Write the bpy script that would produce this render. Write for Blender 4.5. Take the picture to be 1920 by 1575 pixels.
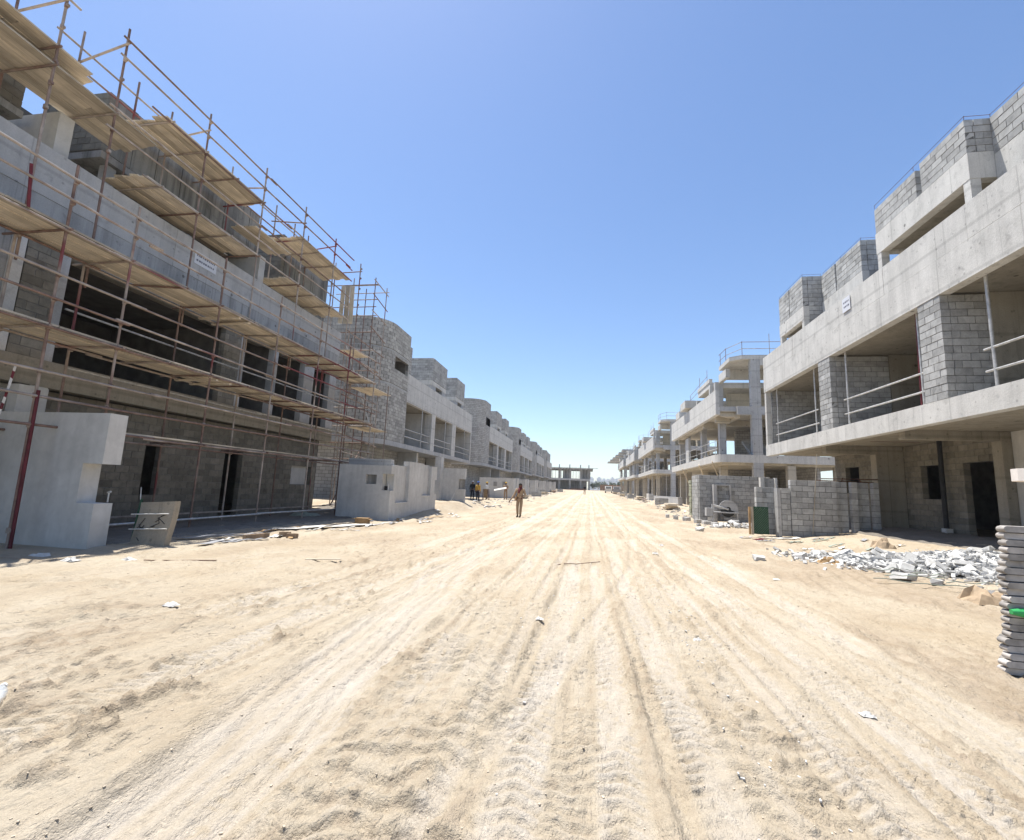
import bpy, math, random
import numpy as np
from mathutils import Vector, Matrix

for _o in list(bpy.data.objects):
    bpy.data.objects.remove(_o, do_unlink=True)
scene = bpy.context.scene
COL = scene.collection

# ------------------------------------------------------------------ camera
CAM_H = 1.45
yaw, pitch, roll = math.radians(-9.71), math.radians(8.35), math.radians(2.41)
_f = Vector((math.sin(yaw) * math.cos(pitch), math.cos(yaw) * math.cos(pitch), math.sin(pitch)))
_r = _f.cross(Vector((0, 0, 1))).normalized()
_u = _r.cross(_f)
_r2 = _r * math.cos(roll) + _u * math.sin(roll)
_u2 = _u * math.cos(roll) - _r * math.sin(roll)
cam_data = bpy.data.cameras.new('camera')
cam = bpy.data.objects.new('camera', cam_data)
COL.objects.link(cam)
_m = Matrix.Identity(4)
for i in range(3):
    _m[i][0] = _r2[i]
    _m[i][1] = _u2[i]
    _m[i][2] = -_f[i]
_m[2][3] = CAM_H
cam.matrix_world = _m
cam_data.sensor_width = 36.0
cam_data.sensor_fit = 'HORIZONTAL'
cam_data.lens = 870.0 / 1920.0 * 36.0
cam_data.clip_start = 0.05
cam_data.clip_end = 12000
scene.camera = cam

# ------------------------------------------------------------------ sky, sun, exposure
SUN_DIR = Vector((-0.27, 0.17, 1.0)).normalized()
SUN_EL = math.asin(SUN_DIR.z)
SUN_AZ = math.atan2(SUN_DIR.x, SUN_DIR.y)
world = bpy.data.worlds.new('World')
scene.world = world
world.use_nodes = True
wn = world.node_tree
wn.nodes.clear()
w_out = wn.nodes.new('ShaderNodeOutputWorld')
w_bg = wn.nodes.new('ShaderNodeBackground')
w_sky = wn.nodes.new('ShaderNodeTexSky')
w_sky.sky_type = 'NISHITA'
w_sky.sun_disc = False
w_sky.sun_elevation = SUN_EL
w_sky.sun_rotation = SUN_AZ
w_sky.altitude = 0
w_sky.air_density = 1.0
w_sky.dust_density = 0.5
w_sky.ozone_density = 2.0
w_bg.inputs['Strength'].default_value = 0.092
w_hs = wn.nodes.new('ShaderNodeHueSaturation')
w_hs.inputs['Saturation'].default_value = 1.1
w_hs.inputs['Hue'].default_value = 0.503
w_hs.inputs['Value'].default_value = 1.0
wn.links.new(w_sky.outputs[0], w_hs.inputs['Color'])
wn.links.new(w_hs.outputs[0], w_bg.inputs['Color'])
wn.links.new(w_bg.outputs[0], w_out.inputs['Surface'])

sun_data = bpy.data.lights.new('sun', 'SUN')
sun_data.energy = 4.0
sun_data.angle = math.radians(0.53)
sun_data.color = (1.0, 0.965, 0.90)
sun = bpy.data.objects.new('sun', sun_data)
COL.objects.link(sun)
sun.rotation_euler = SUN_DIR.to_track_quat('Z', 'Y').to_euler()
sun.location = (0, 0, 60)

scene.view_settings.view_transform = 'Standard'
scene.view_settings.look = 'None'
scene.view_settings.exposure = 1.12
scene.view_settings.gamma = 1.0
scene.render.engine = 'CYCLES'
scene.cycles.max_bounces = 8
scene.cycles.diffuse_bounces = 4

# ------------------------------------------------------------------ materials
def new_mat(name):
    m = bpy.data.materials.new(name)
    m.use_nodes = True
    nt = m.node_tree
    nt.nodes.clear()
    out = nt.nodes.new('ShaderNodeOutputMaterial')
    b = nt.nodes.new('ShaderNodeBsdfPrincipled')
    nt.links.new(b.outputs[0], out.inputs['Surface'])
    b.inputs['Roughness'].default_value = 0.9
    b.inputs['Specular IOR Level'].default_value = 0.25
    return m, nt, b

class N:
    """small node-building helper"""
    def __init__(s, nt):
        s.nt = nt
        s.pos = nt.nodes.new('ShaderNodeNewGeometry').outputs['Position']
    def link(s, a, b): s.nt.links.new(a, b)
    def mapping(s, scale, src=None):
        n = s.nt.nodes.new('ShaderNodeMapping')
        n.inputs['Scale'].default_value = scale
        s.link(src or s.pos, n.inputs['Vector'])
        return n.outputs[0]
    def noise(s, scale, detail=4, rough=0.55, vec=None, dist=0.0):
        n = s.nt.nodes.new('ShaderNodeTexNoise')
        n.inputs['Scale'].default_value = scale
        n.inputs['Detail'].default_value = detail
        n.inputs['Roughness'].default_value = rough
        n.inputs['Distortion'].default_value = dist
        s.link(vec or s.pos, n.inputs['Vector'])
        return n.outputs['Fac']
    def voro(s, scale, vec=None, rnd=1.0, feature='F1'):
        n = s.nt.nodes.new('ShaderNodeTexVoronoi')
        n.feature = feature
        n.inputs['Scale'].default_value = scale
        n.inputs['Randomness'].default_value = rnd
        s.link(vec or s.pos, n.inputs['Vector'])
        return n.outputs['Distance']
    def ramp(s, fac, stops):
        n = s.nt.nodes.new('ShaderNodeValToRGB')
        e = n.color_ramp.elements
        while len(e) < len(stops): e.new(0.5)
        for el, (p, c) in zip(e, stops):
            el.position = p
            el.color = (c[0], c[1], c[2], 1) if hasattr(c, '__len__') else (c, c, c, 1)
        s.link(fac, n.inputs[0])
        return n.outputs[0]
    def mix(s, fac, a, b, mode='MIX'):
        n = s.nt.nodes.new('ShaderNodeMix')
        n.data_type = 'RGBA'
        n.blend_type = mode
        for v, i in ((fac, 0), (a, 6), (b, 7)):
            if hasattr(v, 'is_output') or isinstance(v, bpy.types.NodeSocket): s.link(v, n.inputs[i])
            elif i == 0: n.inputs[0].default_value = v
            else: n.inputs[i].default_value = (v[0], v[1], v[2], 1)
        return n.outputs[2]
    def math(s, op, a, b=None, clamp=False):
        n = s.nt.nodes.new('ShaderNodeMath')
        n.operation = op
        n.use_clamp = clamp
        for i, v in enumerate((a, b)):
            if v is None: continue
            if isinstance(v, bpy.types.NodeSocket): s.link(v, n.inputs[i])
            else: n.inputs[i].default_value = v
        return n.outputs[0]
    def bump(s, h, strength, dist, bsdf):
        n = s.nt.nodes.new('ShaderNodeBump')
        n.inputs['Strength'].default_value = strength
        n.inputs['Distance'].default_value = dist
        s.link(h, n.inputs['Height'])
        s.link(n.outputs[0], bsdf.inputs['Normal'])
    def objrand(s):
        n = s.nt.nodes.new('ShaderNodeObjectInfo').outputs['Random']
        g = s.nt.nodes.new('ShaderNodeNewGeometry').outputs['Random Per Island']
        return s.math('FRACT', s.math('ADD', n, g))

def concrete(name, base, holes=True, streak=0.35, warm=0.0, pour=True, fine=0.16):
    m, nt, b = new_mat(name)
    k = N(nt)
    lo = tuple(c * 0.87 for c in base)
    hi = tuple(min(1, c * 1.06) for c in base)
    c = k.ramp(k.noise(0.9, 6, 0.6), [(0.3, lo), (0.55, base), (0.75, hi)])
    pat = k.ramp(k.noise(3.3, 5, 0.65, dist=0.6), [(0.30, 0.66), (0.42, 0.95), (0.7, 1.03)])
    c = k.mix(0.7, c, pat, 'MULTIPLY')
    st = k.ramp(k.noise(1.0, 5, 0.6, k.mapping((3.2, 3.2, 0.22))), [(0.38, 0.55), (0.55, 1.0)])
    c = k.mix(streak, c, st, 'MULTIPLY')
    if pour:   # formwork board lines
        w = nt.nodes.new('ShaderNodeTexWave')
        w.wave_type = 'BANDS'; w.bands_direction = 'Z'
        w.inputs['Scale'].default_value = 0.27
        w.inputs['Distortion'].default_value = 0.15
        k.link(k.pos, w.inputs['Vector'])
        c = k.mix(0.5, c, k.ramp(w.outputs['Fac'], [(0.0, 0.62), (0.025, 1.0)]), 'MULTIPLY')
    if holes:
        d = k.voro(1.45, rnd=0.75)
        c = k.mix(0.7, c, k.ramp(d, [(0.06, 0.15), (0.085, 1.0)]), 'MULTIPLY')
        d2 = k.voro(4.0)
        c = k.mix(0.45, c, k.ramp(d2, [(0.09, 0.35), (0.15, 1.0)]), 'MULTIPLY')
        ch = k.ramp(k.noise(4.5, 6, 0.75, dist=1.2), [(0.66, 1.0), (0.72, 0.55)])
        c = k.mix(0.8, c, ch, 'MULTIPLY')
    # rain drips and cement runs
    dr = k.ramp(k.noise(1.0, 4, 0.6, k.mapping((7.5, 7.5, 0.3))), [(0.60, 1.0), (0.70, 0.62)])
    c = k.mix(min(1.0, streak * 1.6), c, dr, 'MULTIPLY')
    if pour:
        sep = nt.nodes.new('ShaderNodeSeparateXYZ'); k.link(k.pos, sep.inputs[0])
        sy = k.math('FRACT', k.math('MULTIPLY', k.math('ADD', sep.outputs[0], sep.outputs[1]), 0.41))
        c = k.mix(0.55, c, k.ramp(sy, [(0.0, 0.55), (0.008, 0.6), (0.014, 1.0)]), 'MULTIPLY')
    f = k.ramp(k.noise(38, 3, 0.7), [(0.25, 1 - fine), (0.75, 1 + fine * 0.4)])
    c = k.mix(1.0, c, f, 'MULTIPLY')
    k.link(c, b.inputs['Base Color'])
    h = k.math('ADD', k.noise(22, 5, 0.7), k.math('MULTIPLY', k.noise(2.2, 3), 1.5))
    k.bump(h, 0.5, 0.012, b)
    return m

def plaster(name, base):
    m, nt, b = new_mat(name)
    k = N(nt)
    c = k.ramp(k.noise(0.8, 5, 0.6), [(0.3, tuple(v * 0.82 for v in base)), (0.7, tuple(v * 1.08 for v in base))])
    c = k.mix(0.6, c, k.ramp(k.noise(5, 4, 0.6, dist=0.8), [(0.35, 0.86), (0.65, 1.03)]), 'MULTIPLY')
    c = k.mix(0.35, c, k.ramp(k.noise(1.0, 4, 0.6, k.mapping((5, 5, 0.5))), [(0.35, 0.7), (0.6, 1.0)]), 'MULTIPLY')
    k.link(c, b.inputs['Base Color'])
    k.bump(k.noise(90, 3, 0.7), 0.35, 0.004, b)
    return m

def block_mat(name, base):
    m, nt, b = new_mat(name)
    k = N(nt)
    r = k.objrand()
    c = k.ramp(r, [(0.0, tuple(v * 0.78 for v in base)), (0.45, base), (0.9, tuple(v * 1.10 for v in base)), (1.0, tuple(v * 1.22 for v in base))])
    c = k.mix(0.8, c, k.ramp(k.noise(5.5, 5, 0.65), [(0.32, 0.72), (0.6, 1.04)]), 'MULTIPLY')
    c = k.mix(0.8, c, k.ramp(k.noise(60, 3, 0.8), [(0.3, 0.78), (0.7, 1.1)]), 'MULTIPLY')
    c = k.mix(0.6, c, k.ramp(k.noise(0.8, 4, 0.6), [(0.35, 0.7), (0.6, 1.05)]), 'MULTIPLY')
    c = k.mix(0.7, c, k.ramp(k.noise(3.0, 5, 0.7, k.mapping((1, 1, 0.55)), 0.8), [(0.60, 1.0), (0.68, 0.6)]), 'MULTIPLY')
    k.link(c, b.inputs['Base Color'])
    k.bump(k.noise(70, 4, 0.8), 0.6, 0.006, b)
    return m

def brick_tex(name, base, mort):
    """block coursing on walls too far off to build block by block"""
    m, nt, b = new_mat(name)
    k = N(nt)
    sep = nt.nodes.new('ShaderNodeSeparateXYZ'); k.link(k.pos, sep.inputs[0])
    cmb = nt.nodes.new('ShaderNodeCombineXYZ')
    k.link(k.math('ADD', sep.outputs[0], sep.outputs[1]), cmb.inputs[0]); k.link(sep.outputs[2], cmb.inputs[1])
    br = nt.nodes.new('ShaderNodeTexBrick')
    br.inputs['Scale'].default_value = 1
    br.inputs['Brick Width'].default_value = 0.41
    br.inputs['Row Height'].default_value = 0.205
    br.inputs['Mortar Size'].default_value = 0.012
    br.inputs['Color1'].default_value = (*[v * 0.85 for v in base], 1)
    br.inputs['Color2'].default_value = (*[v * 1.15 for v in base], 1)
    br.inputs['Mortar'].default_value = (*mort, 1)
    k.link(cmb.outputs[0], br.inputs['Vector'])
    c = k.mix(0.6, br.outputs['Color'], k.ramp(k.noise(1.3, 5, 0.6), [(0.35, 0.72), (0.65, 1.05)]), 'MULTIPLY')
    k.link(c, b.inputs['Base Color'])
    k.bump(br.outputs['Fac'], -0.6, 0.012, b)
    return m

def simple(name, col, rough=0.8, var=0.2, scale=8, metal=0.0, bump=0.0):
    m, nt, b = new_mat(name)
    k = N(nt)
    c = k.ramp(k.noise(scale, 4, 0.6), [(0.3, tuple(v * (1 - var) for v in col)), (0.7, tuple(min(1, v * (1 + var)) for v in col))])
    r = k.ramp(k.objrand(), [(0, 1 - var * 0.7), (1, 1 + var * 0.4)])
    c = k.mix(1.0, c, r, 'MULTIPLY')
    k.link(c, b.inputs['Base Color'])
    b.inputs['Roughness'].default_value = rough
    b.inputs['Metallic'].default_value = metal
    if bump: k.bump(k.noise(scale * 6, 3), bump, 0.01, b)
    return m

def tube_mat():
    """old scaffold tube: dull steel, rust and rests of dark red paint"""
    m, nt, b = new_mat('scaffold_tube')
    k = N(nt)
    r = k.objrand()
    steel = k.ramp(k.noise(3.0, 4, 0.6), [(0.3, (0.22, 0.18, 0.155)), (0.6, (0.42, 0.36, 0.31)), (0.8, (0.55, 0.49, 0.43))])
    rust = k.ramp(k.noise(5.0, 4, 0.6), [(0.3, (0.12, 0.075, 0.06)), (0.7, (0.27, 0.18, 0.14))])
    c = k.mix(k.ramp(k.math('ADD', k.math('MULTIPLY', k.noise(0.9, 3), 0.8), k.math('MULTIPLY', r, 0.6)), [(0.55, 0.0), (0.8, 1.0)]), rust, steel)
    red = k.ramp(k.noise(0.55, 2, 0.5, k.mapping((0.6, 0.35, 0.9))), [(0.62, 0.0), (0.66, 1.0)])
    c = k.mix(k.math('MULTIPLY', red, 0.8), c, (0.17, 0.022, 0.032))
    k.link(c, b.inputs['Base Color'])
    b.inputs['Roughness'].default_value = 0.6
    return m

def wood_mat(name, a, bb, axis):
    m, nt, b = new_mat(name)
    k = N(nt)
    sc = {'X': (1.2, 26, 26), 'Y': (26, 1.2, 26), 'Z': (26, 26, 1.2)}[axis]
    g = k.noise(1.0, 5, 0.65, k.mapping(sc), 0.4)
    c = k.ramp(g, [(0.25, a), (0.55, bb), (0.8, tuple(min(1, v * 1.15) for v in bb))])
    c = k.mix(1.0, c, k.ramp(k.objrand(), [(0, 0.62), (0.5, 0.95), (1, 1.1)]), 'MULTIPLY')
    c = k.mix(0.5, c, k.ramp(k.noise(2.5, 4, 0.6), [(0.3, 0.6), (0.6, 1.05)]), 'MULTIPLY')
    k.link(c, b.inputs['Base Color'])
    k.bump(g, 0.3, 0.003, b)
    return m

def sand_mat():
    m, nt, b = new_mat('sand')
    k = N(nt)
    at = nt.nodes.new('ShaderNodeAttribute'); at.attribute_name = 'tone'
    tone = at.outputs['Fac']
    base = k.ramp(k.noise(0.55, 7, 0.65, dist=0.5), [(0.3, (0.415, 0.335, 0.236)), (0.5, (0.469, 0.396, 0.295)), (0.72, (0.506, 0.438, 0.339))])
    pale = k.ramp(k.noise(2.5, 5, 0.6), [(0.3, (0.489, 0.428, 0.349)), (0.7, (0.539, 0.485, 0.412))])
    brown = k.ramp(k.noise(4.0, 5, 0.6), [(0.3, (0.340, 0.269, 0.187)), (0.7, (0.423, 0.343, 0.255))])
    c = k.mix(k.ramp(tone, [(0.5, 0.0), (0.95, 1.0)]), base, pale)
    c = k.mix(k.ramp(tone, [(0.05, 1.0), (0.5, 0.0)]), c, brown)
    c = k.mix(0.85, c, k.ramp(k.noise(9, 6, 0.75), [(0.3, 0.86), (0.6, 1.03)]), 'MULTIPLY')
    c = k.mix(0.8, c, k.ramp(k.noise(75, 4, 0.8), [(0.28, 0.82), (0.62, 1.04)]), 'MULTIPLY')
    sp = k.ramp(k.voro(26), [(0.07, 0.62), (0.11, 1.0)])
    c = k.mix(k.ramp(k.noise(3.1, 3), [(0.45, 0.0), (0.6, 0.7)]), c, k.mix(1.0, c, sp, 'MULTIPLY'))
    k.link(c, b.inputs['Base Color'])
    b.inputs['Roughness'].default_value = 1.0
    b.inputs['Specular IOR Level'].default_value = 0.1
    n1 = k.noise(11, 6, 0.7, k.mapping((1.0, 0.55, 1.0)))
    ridge = k.math('SUBTRACT', 1.0, k.math('ABSOLUTE', k.math('SUBTRACT', k.math('MULTIPLY', n1, 2.0), 1.0)))
    streak = k.noise(1.0, 5, 0.65, k.mapping((15, 1.3, 15)))
    clod = k.math('MULTIPLY', k.ramp(k.voro(13), [(0.1, 1.0), (0.42, 0.0)]), k.ramp(k.noise(1.6, 3), [(0.48, 0.0), (0.62, 1.0)]))
    h = k.math('ADD', k.math('MULTIPLY', ridge, 0.8), k.math('MULTIPLY', k.noise(55, 5, 0.75), 0.32))
    h = k.math('ADD', h, k.math('MULTIPLY', streak, 0.55))
    h = k.math('ADD', h, k.math('MULTIPLY', clod, 0.55))
    k.bump(h, 1.0, 0.040, b)
    return m

MAT = dict(
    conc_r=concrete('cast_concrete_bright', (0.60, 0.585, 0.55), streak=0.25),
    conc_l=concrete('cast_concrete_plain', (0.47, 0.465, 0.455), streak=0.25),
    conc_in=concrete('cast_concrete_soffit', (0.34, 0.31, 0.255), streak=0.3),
    conc_dark=concrete('stained_concrete', (0.33, 0.322, 0.305), streak=0.9),
    soffit=concrete('cast_soffit_bounce', (0.52, 0.47, 0.385), streak=0.15),  # brighter copy of the soffit concrete, light bounced off the ground put in
    conc_weather=concrete('weathered_concrete', (0.41, 0.408, 0.40), streak=0.65),
    streaky=concrete('rain_streaked_render', (0.27, 0.262, 0.24), holes=False, streak=1.0, pour=False),
    plaster=plaster('cement_render', (0.56, 0.55, 0.525)),
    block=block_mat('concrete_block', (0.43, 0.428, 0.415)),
    block_shade=block_mat('concrete_block_shade', (0.225, 0.207, 0.172)),  # darker copy of the block colour, shade of the left house put in
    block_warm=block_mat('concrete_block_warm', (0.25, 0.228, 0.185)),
    mortar=simple('mortar', (0.185, 0.18, 0.17), 1.0, 0.35, 12),
    shade_in=simple('room_render_shade', (0.13, 0.122, 0.11), 1.0, 0.3, 3),  # room render darkened, the shade of interiors and recesses put into its colour
    far_block=brick_tex('far_blockwork', (0.41, 0.395, 0.37), (0.17, 0.165, 0.155)),
    tube=tube_mat(),
    galv=simple('galvanised_tube', (0.50, 0.49, 0.47), 0.45, 0.25, 9, 0.3),
    rust=simple('rusty_steel', (0.14, 0.07, 0.045), 0.8, 0.4, 14),
    red=simple('dark_red_paint', (0.13, 0.022, 0.03), 0.55, 0.35, 7),
    plankY=wood_mat('scaffold_board', (0.43, 0.355, 0.26), (0.70, 0.61, 0.48), 'Y'),
    plankX=wood_mat('scaffold_board_cross', (0.43, 0.355, 0.26), (0.70, 0.61, 0.48), 'X'),
    plankZ=wood_mat('scaffold_board_upright', (0.45, 0.37, 0.27), (0.70, 0.62, 0.49), 'Z'),
    sand=sand_mat(),
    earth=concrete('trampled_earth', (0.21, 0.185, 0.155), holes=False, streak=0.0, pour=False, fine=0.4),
    white=simple('white_scrap', (0.58, 0.56, 0.52), 0.8, 0.12, 10),
    sign=simple('white_sign', (0.62, 0.63, 0.66), 0.5, 0.03, 4),
    ink=simple('sign_ink', (0.14, 0.14, 0.18), 0.6, 0.1, 4),
    black=simple('black_plastic', (0.02, 0.02, 0.022), 0.55, 0.3, 8),
    green=simple('green_mesh', (0.035, 0.085, 0.05), 0.7, 0.3, 20),
    greenbright=simple('bright_green_plastic', (0.05, 0.36, 0.11), 0.4, 0.1, 8),
    card=simple('cardboard', (0.36, 0.235, 0.12), 0.9, 0.25, 6),
    paper=simple('paper_sack', (0.36, 0.27, 0.18), 0.9, 0.3, 9),
    rubble=block_mat('rubble', (0.56, 0.55, 0.525)),
    skin=simple('skin', (0.16, 0.085, 0.05), 0.6, 0.1, 20),
)
# ------------------------------------------------------------------ geometry helpers
WL = {}          # world location of every thing / part (none of the parents is rotated)

def link(o, parent=None):
    COL.objects.link(o)
    if parent is not None: o.parent = parent
    return o

def tag(o, label=None, cat=None, group=None, kind=None):
    if label: o['label'] = label
    if cat: o['category'] = cat
    if group: o['group'] = group
    if kind: o['kind'] = kind
    return o

def thing(name, label, cat, loc, group=None):
    o = bpy.data.objects.new(name, None)
    o.empty_display_size = 0.2
    link(o)
    o.location = loc
    WL[o.name] = Vector(loc)
    return tag(o, label, cat, group)

def mesh_from(verts, faces, name):
    me = bpy.data.meshes.new(name)
    me.from_pydata(verts, [], faces)
    me.update()
    return me

class MB:
    """collects shapes and links them as ONE mesh object"""
    def __init__(s): s.v = []; s.f = []
    def add(s, vs, fs):
        n = len(s.v)
        s.v += [tuple(v) for v in vs]
        s.f += [tuple(i + n for i in f) for f in fs]
        return s
    def box(s, x0, x1, y0, y1, z0, z1):
        if x0 > x1: x0, x1 = x1, x0
        if y0 > y1: y0, y1 = y1, y0
        return s.add([(x0, y0, z0), (x1, y0, z0), (x1, y1, z0), (x0, y1, z0), (x0, y0, z1), (x1, y0, z1), (x1, y1, z1), (x0, y1, z1)],
                     [(3, 2, 1, 0), (4, 5, 6, 7), (0, 1, 5, 4), (1, 2, 6, 5), (2, 3, 7, 6), (3, 0, 4, 7)])
    def prism(s, pts, z0, z1):
        """pts: counter-clockwise outline in XY"""
        n = len(pts)
        vs = [(x, y, z0) for x, y in pts] + [(x, y, z1) for x, y in pts]
        fs = [tuple(range(n - 1, -1, -1)), tuple(range(n, 2 * n))]
        fs += [(i, (i + 1) % n, n + (i + 1) % n, n + i) for i in range(n)]
        return s.add(vs, fs)
    def prism_xz(s, pts, y0, y1):
        n = len(pts)
        vs = [(x, y0, z) for x, z in pts] + [(x, y1, z) for x, z in pts]
        fs = [tuple(range(n)), tuple(range(2 * n - 1, n - 1, -1))]
        fs += [(i, n + i, n + (i + 1) % n, (i + 1) % n) for i in range(n)]
        return s.add(vs, fs)
    def tube(s, p, q, r, seg=8, r2=None):
        p, q = Vector(p), Vector(q)
        d = (q - p).normalized()
        a = d.orthogonal().normalized()
        b = d.cross(a)
        r2 = r if r2 is None else r2
        vs = []
        for c, rr in ((p, r), (q, r2)):
            for i in range(seg):
                t = 2 * math.pi * i / seg
                vs.append(c + (a * math.cos(t) + b * math.sin(t)) * rr)
        fs = [(i, (i + 1) % seg, seg + (i + 1) % seg, seg + i) for i in range(seg)]
        fs += [tuple(range(seg - 1, -1, -1)), tuple(range(seg, 2 * seg))]
        return s.add(vs, fs)
    def hull(s, pts):
        import bmesh
        bm = bmesh.new()
        for p in pts: bm.verts.new(p)
        bmesh.ops.convex_hull(bm, input=bm.verts[:])
        for v in [v for v in bm.verts if not v.link_faces]: bm.verts.remove(v)
        bm.verts.index_update()
        s.add([v.co[:] for v in bm.verts], [[v.index for v in f.verts] for f in bm.faces])
        bm.free()
        return s
    def build(s, name, mat, parent=None, smooth=False, local=False):
        vs = np.array(s.v, dtype=float)
        c = Vector(((vs.min(0) + vs.max(0)) / 2).tolist())
        if parent is None and not local: c.z = float(vs[:, 2].min())
        if local: c = Vector((0, 0, 0))
        me = mesh_from((vs - np.array(c)).tolist(), s.f, name)
        if isinstance(mat, str): mat = MAT[mat]
        me.materials.append(mat)
        if smooth:
            for p in me.polygons: p.use_smooth = True
        o = bpy.data.objects.new(name, me)
        link(o, parent)
        o.location = c if parent is None else c - WL[parent.name]
        WL[o.name] = c
        return o

JOINED = {'stair_flight'}
def part(name, mat, parent, *boxes):
    """one box, one part; several boxes become several parts of the same name"""
    if name in JOINED:
        m = MB()
        for b in boxes: m.box(*b)
        return m.build(name, mat, parent)
    for b in boxes: o = MB().box(*b).build(name, mat, parent)
    return o

def place(name, me, parent, loc, rot=None, scale=(1, 1, 1), mat=None):
    """link a shared mesh at a world place"""
    o = bpy.data.objects.new(name, me)
    link(o, parent)
    loc = Vector(loc)
    o.location = loc - WL[parent.name] if parent is not None else loc
    WL[o.name] = loc
    if rot is not None:
        if hasattr(rot, 'w'):
            o.rotation_mode = 'QUATERNION'; o.rotation_quaternion = rot
        else: o.rotation_euler = rot
    o.scale = scale
    return o

# shared meshes -----------------------------------------------------
def unit_block(seed, ch=0.03):
    """unit block centred on the origin with worn, slightly uneven edges"""
    rng = random.Random(seed)
    vs, fs = [], []
    for z in (-0.5, 0.5):
        for ins in (0, 1):
            zz = z if ins else z * (1 - ch * 1.2)
            k = ch if ins else 0.0
            for x, y in ((-0.5, -0.5), (0.5, -0.5), (0.5, 0.5), (-0.5, 0.5)):
                j = lambda: (rng.random() - 0.5) * 0.022
                vs.append((x - math.copysign(k * 0.5, x) + j(), y - math.copysign(k, y) + j() * 0.6, zz + j()))
    fs.append((7, 6, 5, 4)); fs.append((12, 13, 14, 15))
    for i in range(4):
        n = (i + 1) % 4
        fs += [(4 + i, 4 + n, n, i), (i, n, 8 + n, 8 + i), (8 + i, 8 + n, 12 + n, 12 + i)]
    return np.array(vs), fs
UB = [unit_block(i) for i in range(5)]

_bm_cache = {}
def block_mesh(i, mat):
    key = (i, mat)
    if key not in _bm_cache:
        me = mesh_from(UB[i][0].tolist(), UB[i][1], 'block')
        me.materials.append(MAT[mat])
        _bm_cache[key] = me
    return _bm_cache[key]

def unit_tube_mesh(mat, seg=8):
    m = MB().tube((0, 0, -0.5), (0, 0, 0.5), 1.0, seg)
    me = mesh_from(m.v, m.f, 'tube')
    me.materials.append(MAT[mat])
    for p in me.polygons:
        if len(p.vertices) == 4: p.use_smooth = True
    return me
_tube_cache = {}
def tube(name, p, q, r, parent, mat='tube'):
    if mat not in _tube_cache: _tube_cache[mat] = unit_tube_mesh(mat)
    p, q = Vector(p), Vector(q)
    d = q - p
    return place(name, _tube_cache[mat], parent, (p + q) / 2, d.to_track_quat('Z', 'Y'), (r, r, d.length))

_plank_cache = {}
def plank(name, c, size, parent, mat, rot=None):
    if mat not in _plank_cache:
        me = mesh_from(UB[0][0].tolist(), UB[0][1], 'plank')
        me.materials.append(MAT[mat])
        _plank_cache[mat] = me
    return place(name, _plank_cache[mat], parent, c, rot, size)

# block walls ---------------------------------------------------------
BLOCK_COUNT = {}
class Line:
    def __init__(s, a, b):
        s.a, s.b = Vector((*a, 0)), Vector((*b, 0))
        s.L = (s.b - s.a).length
        s.d = (s.b - s.a) / s.L
    def at(s, u): return s.a + s.d * u, math.atan2(s.d.y, s.d.x)
class Path:
    """poly-path from straight pieces and one rounded corner"""
    def __init__(s, pts):
        s.p = [Vector((*p, 0)) for p in pts]
        s.c = [0]
        for a, b in zip(s.p, s.p[1:]): s.c.append(s.c[-1] + (b - a).length)
        s.L = s.c[-1]
    def at(s, u):
        u = min(max(u, 0), s.L)
        for i in range(len(s.p) - 1):
            if u <= s.c[i + 1] + 1e-9:
                a, b = s.p[i], s.p[i + 1]
                d = (b - a).normalized()
                return a + d * (u - s.c[i]), math.atan2(d.y, d.x)

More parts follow.
